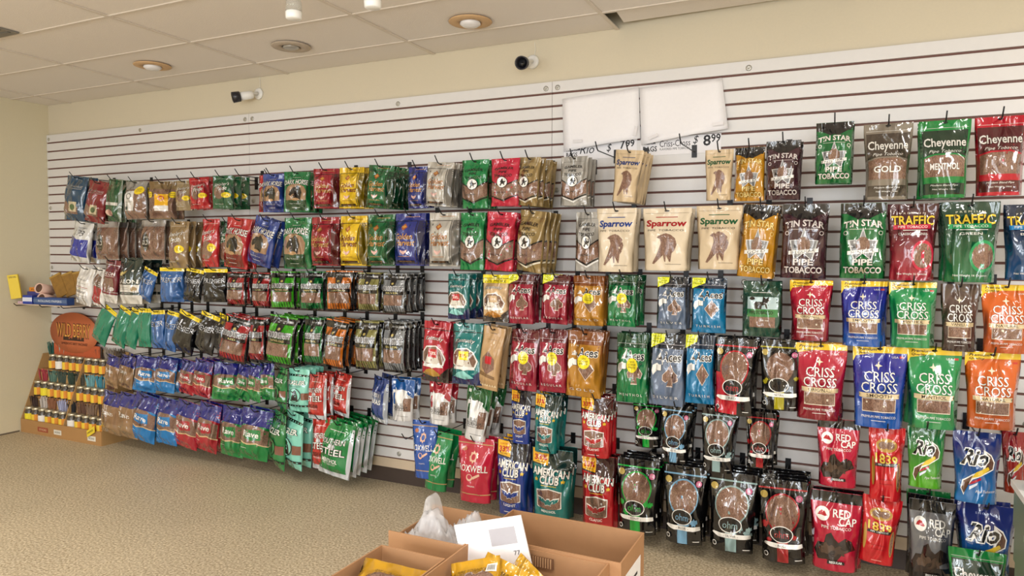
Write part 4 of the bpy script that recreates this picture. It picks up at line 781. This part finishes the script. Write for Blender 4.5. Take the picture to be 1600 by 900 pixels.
 ('F', 'rcr', 1.607, 0.438, 0.33, 0.225, 0.368, 0.050, 0.0, 0, 1, 0.060),
 ('F', 'e39', 1.802, 0.444, 0.33, 0.162, 0.306, 0.036, 4.3, 0, 0, 0.060),
 ('F', 'rcg', 1.998, 0.465, 0.36, 0.182, 0.370, 0.040, 0.6, 0, 1, 0.070),
 ('F', 'rig', 1.989, 0.485, 0.27, 0.177, 0.332, 0.039, -1.7, 0, 0, 0.050),
 ('F', 'rib', 2.203, 0.472, 0.33, 0.213, 0.340, 0.047, 0.0, 0, 1, 0.060),
 ('F', 'chg', 2.164, 0.295, 0.42, 0.212, 0.343, 0.047, -0.3, 0, 0, 0.060),
]
ROWN = {'Z': 'highest', 'A': 'top', 'B': 'second', 'C': 'third', 'D': 'fourth', 'E': 'fifth', 'F': 'lowest'}
black_m = mat('#17161a', .35, .3, name='black_steel')
def peg(X, z, L, label):
    bm = bmesh.new(); add_tube(bm, [(0, -.002, 0), (0, -L, 0), (0, -L-.015, .008), (0, -L-.045, .042)], .0034, 6)
    ar = bmesh_obj('hook_arm', bm, black_m, None, True)
    e = empty('peg_hook', (X, 0, z)); tag(e, label, 'hook', 'black slatwall peg hooks'); ar.parent = e
    k = round((2.6-z)/S); off = (2.6-k*S)-z
    box('back_plate', (-.014, -.006, -.03+min(off, 0)), (.014, -.0006, .03+max(off, 0)), black_m, e)
    return e
BUILT = {}
def pouch_src(code):
    if code not in BUILT:
        n = len(BUILT); BUILT[code] = DES[code][0]().build(1000+n*17)
    return BUILT[code]
ORD = ['front', 'second', 'third', 'fourth', 'fifth', 'sixth', 'seventh']
from collections import defaultdict
seen = defaultdict(list)
for s in STACKS:
    if s[10] > -1: seen[(s[0], DES[s[1]][1])].append(s[2])
rnd = random.Random(5)
N = 0
for idx, (row, code, X, z, d, wd, ht, th, lean, turn, nb, sp) in enumerate(STACKS):
    desc = DES[code][1]; xs = sorted(seen[(row, desc)]); n = len(xs); r = xs.index(X)
    q = '' if n == 1 else (['left', 'right'] if n == 2 else ['left', 'middle', 'right'] if n == 3 else ['leftmost', 'second', 'third', 'rightmost'])[min(r, 3)]+' '
    L = d+.03
    if L > .08: peg(X, z, L, 'black peg holding the %s, %s%s row' % (desc, q and q+'peg, ', ROWN[row]))
    me, parts = pouch_src(code)
    for k in range(nb+1):
        y = -(d-k*sp)
        if y > -.03: break
        o = bpy.data.objects.new('tobacco_pouch', me); COL.objects.link(o)
        jx = 0 if k == 0 else rnd.uniform(-.008, .008); jr = 0 if k == 0 else rnd.uniform(-2, 2); jt = turn if k == 0 else turn*.8+rnd.uniform(-5, 5)
        o.location = (X+jx, y, z); o.scale = (wd, th, ht)
        o.rotation_euler = (R(rnd.uniform(-2.5, -.5)), R(lean+jr), R(jt))
        tag(o, '%s, %s on its %speg, %s row' % (desc, ORD[k], q, ROWN[row]), 'pouch', 'tobacco pouches hanging in the %s row' % ROWN[row])
        for pn, pm in parts:
            c = bpy.data.objects.new(pn, pm); COL.objects.link(c); c.parent = o
        N += 1
print('pouches', N)
# ------------------------------------------------------------------ ceiling fittings
tan_m = mat('#c9a67c', .7); white_m = mat('#e6e4e0', .4); paper_m = mat('#ebe8ea', .7, name='white_paper')
DN = Matrix.Rotation(R(180), 4, 'X')
def downlight(x, y, ring, label, gim):
    t = empty('recessed_light', (x, y, CZ)); tag(t, label, 'light', 'round recessed ceiling lights')
    r = lathe('trim_ring', [(.05, .0), (.118, 0), (.122, .004), (.118, .008), (.09, .012), (.062, .01), (.06, .0)], ring, t, 28, DN)
    if gim: lathe('lamp_face', [(.0, .0), (.05, .0), (.05, .012), (.03, .02), (0, .02)], mat('#a7a39c', .3, .4), t, 20, DN)
    else: lathe('lamp_face', [(0, 0), (.055, 0), (.058, .018), (.04, .03), (0, .033)], mat('#e3e1e2', .35), t, 20, DN)
downlight(-2.76, -.556, tan_m, 'round ceiling light with tan ring, leftmost of the three', 0)
downlight(-1.554, -.511, mat('#b3a493', .7), 'round ceiling light with grey tilted lamp, middle of the three', 1)
downlight(-.302, -.467, tan_m, 'round ceiling light with tan ring, above the right security camera', 0)
for x, z, lb in ((-.63, 2.612, 'white and clear hanging ceiling lamp, the left one cut by the frame'), (-.2, 2.60, 'white and clear hanging ceiling lamp, the right one barely in view')):
    t = empty('hanging_lamp', (x, -1.5, CZ)); tag(t, lb, 'lamp', 'small hanging ceiling lamps'); q = z-CZ
    lathe('stem', [(.012, -.002), (.012, q+.19)], white_m, t, 10); lathe('lamp_holder', [(.012, q+.2), (.024, q+.19), (.033, q+.10), (.03, q+.095)], white_m, t, 20)
    lathe('glass_body', [(.03, q+.095), (.034, q+.07), (.036, q+.035)], glass_mat(), t, 20); lathe('lens_cap', [(.034, q+.034), (.037, q+.03), (.035, q+.004), (.03, q)], mat('#f2f2f0', .3), t, 20)
t = empty('ceiling_vent', (-3.3, -1.39, CZ)); tag(t, 'grey slotted air vent in the ceiling at far left', 'vent')
box('vent_frame', (0, -.5, -.004), (.47, 0, .004), mat('#7f7a70', .6), t)
for k in range(9): box('louver', (.02, -.48+k*.053, -.009), (.45, -.46+k*.053, -.004), mat('#6e6a62', .5), t)
# ------------------------------------------------------------------ security cameras
def seccam(x, z, yaw, label):
    t = empty('security_camera', (x, .021, z)); tag(t, label, 'camera', 'white bullet security cameras')
    RX = Matrix.Rotation(R(90), 4, 'X')
    lathe('mount_plate', [(.0, 0), (.042, 0), (.042, .008), (.03, .014), (.0, .014)], white_m, t, 20, RX)
    bm = bmesh.new(); add_tube(bm, [(0, -.012, 0), (0, -.05, -.006), (-.01, -.075, -.016)], [.013, .01, .013], 8); bmesh_obj('bracket_arm', bm, white_m, t, True)
    Mx = Matrix.Translation((-.012, -.075, -.022)) @ Matrix.Rotation(R(yaw), 4, 'Z') @ Matrix.Rotation(R(14), 4, 'X') @ RX
    b_ = lathe('camera_body', [(.018, -.025), (.028, -.018), (.03, 0), (.03, .07)], white_m, t, 20, Mx)
    lathe('lens_hood', [(.03, .07), (.037, .072), (.04, .125), (.034, .125), (.03, .09)], mat('#26242a', .3), t, 20, Mx)
    lathe('lens', [(.0, .088), (.022, .09), (.024, .1), (.016, .108), (0, .112)], mat('#0c0c10', .1), t, 16, Mx)
    bm = bmesh.new(); add_tube(bm, [(.01, 0, .03), (.02, -.005, .07), (.012, 0, .119)], .002, 5); bmesh_obj('cable', bm, mat('#dedad0', .5), t)
seccam(-2.357, 2.744, -38, 'white security camera with black hood pointing left, nearer the left wall')
seccam(-.138, 2.735, 12, 'white security camera with black hood above the middle panel seam')
# ------------------------------------------------------------------ paper over the price strips
def sheet(name, c, m, bow, y0, y1, label, cat, group):
    bm = bmesh.new(); n = 10; g = []
    for j in range(n+1):
        b_ = j/n; row = []
        for i in range(n+1):
            a = i/n
            x = (c[0][0]*(1-a)+c[1][0]*a)*(1-b_)+(c[3][0]*(1-a)+c[2][0]*a)*b_
            z = (c[0][1]*(1-a)+c[1][1]*a)*(1-b_)+(c[3][1]*(1-a)+c[2][1]*a)*b_
            row.append(bm.verts.new((x, -(y0+(y1-y0)*b_**1.5)-bow*math.sin(math.pi*a)*b_-.004*math.sin(7*a+4*b_), z)))
        g.append(row)
    for j in range(n):
        for i in range(n): bm.faces.new((g[j][i], g[j+1][i], g[j+1][i+1], g[j][i+1]))
    o = bmesh_obj(name, bm, m, None, True); s_ = o.modifiers.new('t', 'SOLIDIFY'); s_.thickness = .0008
    return tag(o, label, cat, group)
p1 = sheet('paper_sheet', [(.068, 2.49), (.531, 2.517), (.55, 2.225), (.088, 2.176)], paper_m, .02, .006, .03, 'large blank white paper sheet covering the left price strip', 'paper', 'white paper covers')
p2 = sheet('paper_sheet', [(.536, 2.512), (.988, 2.523), (1.03, 2.245), (.558, 2.185)], paper_m, .02, .006, .04, 'large blank white paper sheet covering the right price strip', 'paper', 'white paper covers')
tape_m = mat('#d9d5d6', .25)
for par, x, z, r_ in ((p1, .18, 2.23, 0), (p1, .525, 2.265, 80), (p2, .63, 2.225, 20), (p2, .98, 2.27, 5)):
    bm = bmesh.new(); add_box(bm, (-.028, -.001, -.009), (.028, 0, .009), Matrix.Translation((x, -.058 if par is p2 else -.045, z)) @ Matrix.Rotation(R(-r_), 4, 'Y')); bmesh_obj('tape', bm, tape_m, par)
def flat_text(name, s, x, z, w_, h_, m, parent, y=-.006, shear=0, bold=.0, mtx=None):
    vs, fs = textmesh(s, bold, shear); xs = [v[0] for v in vs]; zs = [v[1] for v in vs]
    x0, x1, z0, z1 = min(xs), max(xs), min(zs), max(zs)
    P = [Vector((x+((a-x0)/(x1-x0)-.5)*w_, y, z+((b-z0)/(z1-z0)-.5)*h_)) for a, b in vs]
    if mtx: P = [mtx @ v for v in P]
    me = bpy.data.meshes.new(name); me.from_pydata(P, [], fs); return link(name, me, parent, [m])
ink = mat('#1c1a1e', .6)
for x0, parts, lb in ((.08, [('MEDIUM', .14, 2.19, .085, .022), ('BAGS', .13, 2.158, .07, .026), ('Rio', .225, 2.185, .09, .05), ('$', .36, 2.185, .03, .05), ('7', .44, 2.2, .03, .05), ('99', .485, 2.205, .05, .04)], 'white price strip with 7.99 under the left paper sheet'),
                      (.545, [('MEDIUM', .6, 2.2, .06, .02), ('BAGS', .6, 2.165, .08, .03), ('Criss-Cross', .74, 2.19, .17, .036), ('FLAVORED PIPE TOBACCO', .74, 2.16, .17, .012), ('$', .855, 2.2, .03, .05), ('8', .915, 2.195, .04, .06), ('99', .962, 2.205, .05, .045)], 'white price strip with 8.99 under the right paper sheet')):
    bm = bmesh.new(); add_box(bm, (x0, -.0025, 2.128), (x0+.445, -.0008, 2.228)); s_ = bmesh_obj('price_strip', bm, paper_m)
    tag(s_, lb, 'sign', 'price strips on the slatwall')
    for tx in parts: flat_text('lettering', tx[0], tx[1], tx[2], tx[3], tx[4], ink, s_, -.0035, .3 if tx[0] in ('Rio', '$') else 0, .02 if tx[0] in ('MEDIUM', 'BAGS', '7', '8', '99') else 0)
# ------------------------------------------------------------------ empty pegs, shelf brackets
for x, z, d, lb in ((.403, 2.125, .33, 'empty black peg left of the kraft bird pouches, top row'), (.848, 2.135, .34, 'empty black peg left of the green titled kraft pouch, top row'), (-2.31, 2.118, .22, 'empty black peg left of the blue horse pouches, top row'),
                    (-.78, .44, .4, 'empty black peg left of the blue gold banded pouch, lowest row')): peg(x, z, d, lb)
# ------------------------------------------------------------------ incense display on the floor, left corner
kr = mat('#a97f4e', .75, bump=.1, bscale=40, name='kraft_board'); kr2 = mat('#b08a58', .75, name='kraft_board_edge')
disp = empty('incense_display', (-4.85, 0, 0)); tag(disp, 'brown cardboard floor display with three tiers in the left corner', 'display')
box('base_tray', (.001, -.289, 0), (1.062, -.005, .045), kr, disp); box('front_lip', (0, -.295, 0), (1.07, -.285, .115), kr, disp)
for k, (y0, y1, z) in enumerate(((-.284, -.2, .085), (-.2, -.12, .30), (-.12, -.03, .53))):
    box('tier', (.006, y0, z-.012), (1.064, y1, z), kr, disp); box('riser', (.006, y1-.004, z), (1.064, y1, z+.2), kr2, disp)
for x in (-.004, .575, 1.066):
    bm = bmesh.new()
    pr = [(-.29, 0), (-.005, 0), (-.005, .66), (-.09, .66), (-.29, .115)]
    a = [bm.verts.new((x, *q)) for q in pr]; b = [bm.verts.new((x+.006, *q)) for q in pr]
    bm.faces.new(a); bm.faces.new(b[::-1])
    for i in range(5): bm.faces.new((a[i], a[(i+1) % 5], b[(i+1) % 5], b[i]))
    bmesh_obj('side_panel', bm, kr2, disp)
for x0, w_, c, s in ((.24, .14, '#9a4a30', 'STICKS'), (.46, .1, '#dcd6c8', 'INCENSE'), (.9, .1, '#e0dacc', 'INCENSE')):
    l_ = box('front_label', (x0, -.2965, .03), (x0+w_, -.2955, .07), mat(c, .7), disp)
    flat_text('lettering', s, x0+w_/2, .05, w_*.7, .016, ink if c[1] == 'd' or c[1] == 'e' else mat('#e6c9a0', .7), l_, -.297)
sc_ = empty('shelf_card', (-3.9, -.305, .1)); tag(sc_, 'yellow folded card at the right end of the cardboard display', 'card')
box('card_face', (-.05, 0, -.02), (.06, .002, .035), mat('#e4c832', .6), sc_).rotation_euler = (R(-15), R(-28), 0)
flat_text('lettering', 'HANDMADE', .005, .008, .08, .014, ink, sc_, -.004, mtx=Matrix.Rotation(R(-28), 4, 'Y'))
jar_g = mat('#4a4238', .12, name='jar_glass_dark'); lid_m = mat('#c9c0a8', .3, .7)
LBC = {(0, 0): '#e8d62a', (0, 2): '#e6e3dc', (0, 6): '#e6e3dc', (1, 1): '#e8d62a', (2, 1): '#e6e3dc'}
def jar(x, y, z, c, lb):
    e = empty('incense_jar', (x, y, z)); tag(e, lb, 'jar', 'small incense jars on the cardboard display')
    if 'jb' not in BUILT:
        a = lathe('glass_body', [(.036, 0), (.040, .004), (.040, .092), (.031, .108), (.031, .112)], jar_g, e, 14); b = lathe('lid', [(.034, .1125), (.036, .115), (.036, .13), (.033, .132)], lid_m, e, 14); BUILT['jb'] = (a.data, b.data)
    else:
        for nm, me in zip(('glass_body', 'lid'), BUILT['jb']):
            o = bpy.data.objects.new(nm, me); COL.objects.link(o); o.parent = e
    if ('jl', c) not in BUILT:
        bm = bmesh.new(); n = 10; g = []
        for k in range(n+1):
            t_ = R(-165+150*k/n); g.append([bm.verts.new((.0407*math.cos(t_), .0407*math.sin(t_), zz)) for zz in (.012, .078)])
        for k in range(n): bm.faces.new((g[k][0], g[k+1][0], g[k+1][1], g[k][1]))
        l_ = bmesh_obj('jar_label', bm, mat(c, .6), e, True); BUILT[('jl', c)] = l_.data
        if c == '#d98a24': l_.data.materials.append(mat('#e6c23a', .6)); [setattr(p, 'material_index', 1) for p in l_.data.polygons if p.index in (3, 4, 5, 6)]
    else:
        o = bpy.data.objects.new('jar_label', BUILT[('jl', c)]); COL.objects.link(o); o.parent = e
XS = [-4.80+.093*k for k in range(6)]+[-4.218+.093*k for k in range(5)]
NTH = ['first', 'second', 'third', 'fourth', 'fifth', 'sixth', 'seventh', 'eighth', 'ninth', 'tenth', 'eleventh']
TN = ['bottom', 'middle', 'top']
for t_, (y, z) in enumerate(((-.243, .085), (-.16, .30), (-.083, .53))):
    xs = [x for x in XS if x > -4.78] if t_ == 2 else XS
    for k, x in enumerate(xs):
        c = LBC.get((t_, k), '#d98a24'); cn = {'#e8d62a': 'yellow', '#e6e3dc': 'white', '#d98a24': 'orange'}[c]
        jar(x, y, z, c, 'silver lidded jar with %s label, %s from left on the %s tier' % (cn, NTH[k], TN[t_]))
STK = [[('#3a2620', 'dark brown'), ('#bdb4ad', 'pale grey'), ('#8a5a3e', 'brown'), ('#a3a6c4', 'lavender'), ('#1c1b20', 'black'), ('#6b4c3c', 'tan brown'), ('#7a6250', 'ash brown'), ('#5c4436', 'dull brown')],
       [('#a53a44', 'crimson'), ('#5c7a6c', 'sage green'), ('#3c4a40', 'dark green'), ('#2f4236', 'deep green'), ('#45443a', 'olive'), ('#6ea0a6', 'pale teal'), ('#3f8aa0', 'blue'), ('#6b4638', 'rust brown')],
       [('#1f5a50', 'dark teal'), ('#7fb4ac', 'pale mint'), ('#6b1f22', 'maroon'), ('#75614c', 'sand brown'), ('#c4552a', 'orange'), ('#4c3a30', 'umber'), ('#8c8074', 'grey tan'), ('#5a4c40', 'smoky brown')]]
for t_, (y, z) in enumerate(((-.208, .165), (-.125, .385), (-.045, .61))):
    for k, (c, cn) in enumerate(STK[t_]):
        x = -4.78+.128*k; bm = bmesh.new()
        for q in range(44):
            a, b = rnd.uniform(-.052, .052), rnd.uniform(-.014, .012); l_ = rnd.uniform(.10, .15)
            add_tube(bm, [(a*.6, b*.6, -.02), (a*1.2+rnd.uniform(-.012, .012), b, l_)], [.002, .0036], 4)
        o = bmesh_obj('incense_bundle', bm, mat(c, .8)); o.location = (x, y, z); tag(o, '%s incense sticks in a bundle behind the %s tier jars' % (cn, TN[t_]), 'incense', 'incense stick bundles on the cardboard display', 'stuff')
# oval sign
sg = empty('oval_sign', (-4.46, -.055, .86)); tag(sg, 'orange oval sign with dark lettering standing above the incense display', 'sign')
lathe('sign_board', [(0, 0), (1, 0), (1, 1), (0, 1)], mat('#c06a42', .6, mottle=.12, bscale=6), sg, 40, Matrix.Diagonal((.325, .006, .178, 1)) @ Matrix.Rotation(R(90), 4, 'X'))
flat_text('lettering', 'WILD BERRY', 0, .02, .46, .13, mat('#5a2418', .6), sg, -.0085, bold=.04); flat_text('lettering', 'WILD BERRY', 0, .02, .46, .115, mat('#d99a48', .6), sg, -.0095, bold=.0)
flat_text('lettering', "'AMERICA'S BEST INCENSE'", .01, -.095, .36, .022, mat('#3a1810', .6), sg, -.009)
bm = bmesh.new(); vs = [bm.verts.new((-.14+.28*k/14, -.0088, -.045+(.02 if k % 2 else -.004)+.015*math.sin(k))) for k in range(15)]+[bm.verts.new((.14-.28*k/14, -.0088, -.068)) for k in range(15)]; bm.faces.new(vs); bmesh_obj('vine_print', bm, mat('#3a2418', .6), sg)
box('sign_stand', (-.28, -.004, -.26), (.34, .002, -.1), mat('#b4532e', .6), sg)
# ------------------------------------------------------------------ small shelf by the corner
sh = empty('wire_shelf', (-4.5, 0, 1.115)); tag(sh, 'thin shelf on black brackets holding cartons beside the left wall', 'shelf')
box('shelf_board', (-.35, -.33, 0), (.42, -.012, .006), mat('#d8c4b0', .5), sh)
for x in (-.25, .1, .38):
    bm = bmesh.new(); add_tube(bm, [(x, -.0, -.006), (x, -.36, -.006), (x, -.38, .012)], .004, 6); bmesh_obj('bracket_arm', bm, black_m, sh)
    box('back_plate', (x-.012, -.006, -.05), (x+.012, -.0006, -.002), black_m, sh)
def carton(name, loc, rz, size, c, label, cat, grp=None, txt=None, tc='#20202a', ry=0, stripe=None):
    t = empty(name, loc, R(rz)); t.rotation_euler = (0, R(ry), R(rz)); tag(t, label, cat, grp)
    w_, d_, h_ = size; box('carton_body', (-w_/2, -d_/2, 0), (w_/2, d_/2, h_), mat(c, .45), t, .002)
    if stripe: box('printed_band', (-w_/2-.0006, -d_/2-.0008, h_*.3), (w_/2+.0006, -d_/2, h_*.75), mat(stripe, .45), t)
    if txt: flat_text('lettering', txt[0], 0, h_*txt[1], w_*.7, txt[2], mat(tc, .5), t, -d_/2-.0015)
    return t
carton('display_card', (-4.79, -.33, 1.165), 32, (.085, .02, .205), '#e0c436', 'tall yellow carton leaning at the shelf end by the wall', 'carton', None, ('SPECIAL', .9, .014), ry=-8)
carton('paper_carton', (-4.4, -.26, 1.122), 4, (.40, .07, .06), '#2e4a86', 'long dark blue carton with pale stripe on the small shelf', 'carton', 'cartons on the small shelf', ('ROLLING PAPERS', .5, .018), '#dfe4ee', stripe='#53698f')
carton('paper_carton', (-4.66, -.3, 1.122), 10, (.10, .05, .075), '#2c3f9a', 'small blue and white checked carton on the small shelf', 'carton', 'cartons on the small shelf', None, stripe='#d6daea')
carton('paper_carton', (-4.75, -.29, 1.122), 20, (.09, .05, .02), '#d8b4c0', 'flat pink carton beside the tall yellow one', 'carton', 'cartons on the small shelf', ('1.25', .5, .01))
carton('paper_carton', (-4.7, -.2, 1.122), 8, (.2, .06, .10), '#4c4a8a', 'purple carton lying behind the checked one', 'carton', 'cartons on the small shelf')
carton('paper_carton', (-4.68, -.2, 1.223), 14, (.18, .05, .035), '#dd8a2e', 'orange carton on top of the purple one', 'carton', 'cartons on the small shelf', ('PAPERS', .5, .014))
for k in range(5):
    t = empty('leaf_wrap_pack', (-4.37+.08*k, -.20+.028*k, 1.19+.008*k)); t.rotation_euler = (R(-6), R(-26+7*k), R(18)); tag(t, 'gold brown leaf print pack, %s from left in the leaning fan' % NTH[k], 'pack', 'gold brown packs fanned on the small shelf')
    box('pack_body', (-.055, -.008, 0), (.055, .008, .20), mat('#8a6428', .4, bump=.3, bscale=25, mottle=.5), t, .004); box('pack_seal', (-.055, -.009, .185), (.055, .009, .2), mat('#a5823c', .35), t)
for k, (x, z, lb) in enumerate(((-4.56, 1.255, 'upper'), (-4.53, 1.17, 'lower'))):
    t = empty('paper_cone_tube', (x, -.27, z)); tag(t, 'round pink edged tube lying open toward us, the %s one' % lb, 'tube', 'round tubes on the small shelf')
    RXm = Matrix.Rotation(R(78), 4, 'X') @ Matrix.Rotation(R(14), 4, 'Y')
    lathe('tube_wall', [(.03, -.12), (.043, -.12), (.043, .02), (.036, .02), (.034, -.1)], mat('#d9b4a4', .6), t, 20, RXm); lathe('tube_inside', [(0, .008), (.035, .008), (.035, .012), (0, .012)], mat('#5a4030', .8), t, 20, RXm)
# ------------------------------------------------------------------ cartons in front
cb = mat('#ab805a', .8, bump=.12, bscale=30, mottle=.06, name='corrugated_board'); cbe = mat('#c79c70', .85)
def boxbin(x0, x1, y0, y1, h, label, cut=None):
    t = empty('cardboard_box', ((x0+x1)/2, (y0+y1)/2, 0)); tag(t, label, 'box', 'open cardboard boxes'); w_, d_ = (x1-x0)/2, (y1-y0)/2; e_ = .005
    hb, hf, hl, hr = cut or (h, h, h, h)
    box('side_panel', (-w_, d_-e_, 0), (w_, d_, hb), cb, t); box('side_panel', (-w_, -d_, 0), (w_, -d_+e_, hf), cb, t)
    box('side_panel', (-w_, -d_+e_, 0), (-w_+e_, d_-e_, hl), cb, t); box('side_panel', (w_-e_, -d_+e_, 0), (w_, d_-e_, hr), cb, t)
    box('bottom_panel', (-w_+e_, -d_+e_, .002), (w_-e_, d_-e_, .008), cb, t); return t
b1 = boxbin(.503, 1.013, -1.862, -1.585, .60, 'tall empty cardboard box at back right with white shipping label')
b2 = boxbin(.20, .5, -1.965, -1.672, .60, 'cardboard box at back left with clear plastic liner inside', (.6, .6, .57, .6))
b3 = boxbin(.25, .497, -2.5, -2.075, .60, 'front left cardboard box holding a large yellow pouch')
b4 = boxbin(.503, .975, -2.42, -1.8635, .595, 'front right cardboard box holding yellow pouches and white board', (.59, .595, .6, .595))
lb_ = box('shipping_label', (.2552, -.085, .36), (.2562, .09, .54), paper_m, b1)
for k in range(7): box('label_bar', (.2560, -.06+k*.012, .40), (.2566, -.053+k*.012, .47), ink, lb_)
box('label_bar', (.2560, -.06, .49), (.2566, .05, .50), ink, lb_)
pk = box('torn_patch', (-.035, .264, .54), (.05, .267, .575), mat('#6f4c32', .9), b4)
for k in range(9): box('flute', (-.033+k*.009, .2625, .541), (-.029+k*.009, .2645, .574), mat('#b8906a', .9), pk)
# board
wb = empty('white_board', (.655, -1.945, .40)); wb.rotation_euler = (R(-4), R(-16), R(4)); tag(wb, 'white foam board with grey rectangle standing in the front right box', 'board')
wbm = box('board', (-.125, -.004, -.0), (.125, .004, .30), mat('#f4f2f6', .5), wb, .001)
box('grey_patch', (-.0, -.0055, .215), (.095, -.0042, .27), mat('#b5b2b8', .6), wb); flat_text('lettering', '77', .085, .185, .022, .014, ink, wb, -.0056); flat_text('lettering', '"', .09, .155, .008, .006, ink, wb, -.0056)
def D_pack():
    a = Art('#d9a21c', strength=.5); a.rect(-.47, .34, .47, .56, '#2a1c14'); a.ell(0, .68, .42, .14, TB, 'tobacco_window'); a.ell(0, .22, .42, .12, TB, 'tobacco_window'); a.txt('BUCKHORN', .45, .13, .86, W, bold=.03); a.txt('PIPE TOBACCO', .82, .05, .6, '#3a2810', arc=.02); a.txt('PIPE TOBACCO', .1, .05, .6, '#3a2810'); a.rect(.26, .78, .44, .9, W, 'barcode'); 
    for k in range(6): a.rect(.28+k*.025, .8, .29+k*.025, .88, K, 'barcode')
    return a
DES['pack'] = (D_pack, 'yellow pouch')
me, prt = pouch_src('pack')
for loc, rot, sz, lb in (((.385, -2.16, .575), (-64, 12, 24), (.24, .07, .34), 'large yellow and brown pouch lying in the front left box'),
                     ((.6, -2.06, .6), (-40, -16, 12), (.17, .06, .24), 'yellow pouch with pale patch, left one before the white board'),
                     ((.70, -2.04, .605), (-34, 10, -8), (.16, .05, .24), 'yellow pouch, right one before the white board'),
                     ((.78, -2.02, .60), (-20, 24, -20), (.13, .05, .22), 'shiny yellow pouch edge at the right foot of the white board')):
    o = bpy.data.objects.new('tobacco_pouch', me); COL.objects.link(o); o.location = loc; o.rotation_euler = tuple(R(v) for v in rot); o.scale = sz
    tag(o, lb, 'pouch', 'yellow pouches in the cardboard boxes')
    for pn, pm in prt:
        c = bpy.data.objects.new(pn, pm); COL.objects.link(c); c.parent = o
# plastic liner
bm = bmesh.new(); n = 30; g = []
for j in range(n+1):
    row = []
    for i in range(n+1):
        a, b = i/n, j/n; x = .212+.28*a; y = -1.95+.265*b
        z = .52+.03*math.sin(9*a+3*b)*math.cos(7*b)+.02*abs(math.sin(14*a-9*b))+.015*abs(math.sin(23*b+8*a))+.11*math.exp(-((a-.3)**2+(b-.4)**2)*22)+.17*math.exp(-((a-.05)**2*90+(b-.95)**2*18))+.09*math.exp(-((a-.8)**2*40+(b-.7)**2*30))+.02*abs(math.sin(31*a+17*b+3*math.sin(9*b)))-.018*abs(math.sin(19*a-27*b))
        row.append(bm.verts.new((x, y, min(z, .645+.01*math.sin(40*a)))))
    g.append(row)
for j in range(n):
    for i in range(n): bm.faces.new((g[j][i], g[j+1][i], g[j+1][i+1], g[j][i+1]))
tag(bmesh_obj('plastic_liner', bm, clear_plastic(), None, True), 'crumpled clear plastic liner bag in the back left cardboard box', 'plastic bag')
# ------------------------------------------------------------------ shelf unit cut by the right edge of the frame
gs = empty('shelf_unit', (2.61, -.86, 0)); tag(gs, 'white shelf unit cut off by the right edge of the picture', 'shelf')
box('shelf_board', (-.37, -.25, .66), (.37, .25, .685), white_m, gs); box('shelf_board', (-.34, -.25, .06), (.37, .25, .09), white_m, gs); box('end_panel', (.33, -.25, 0), (.37, .25, 1.1), white_m, gs)
carton('teal_carton', (2.405, -.72, .6855), 0, (.26, .12, .26), '#3a8fb4', 'light blue carton on the white shelf at the right edge', 'carton')
for k in range(4): carton('green_carton', (2.415-.006*k, -.74, .0905+.14*k), 0, (.3, .2, .138), '#6f7d64', 'grey green carton, %s from the bottom in the stack under the white shelf' % NTH[k], 'carton', 'grey green cartons under the shelf')
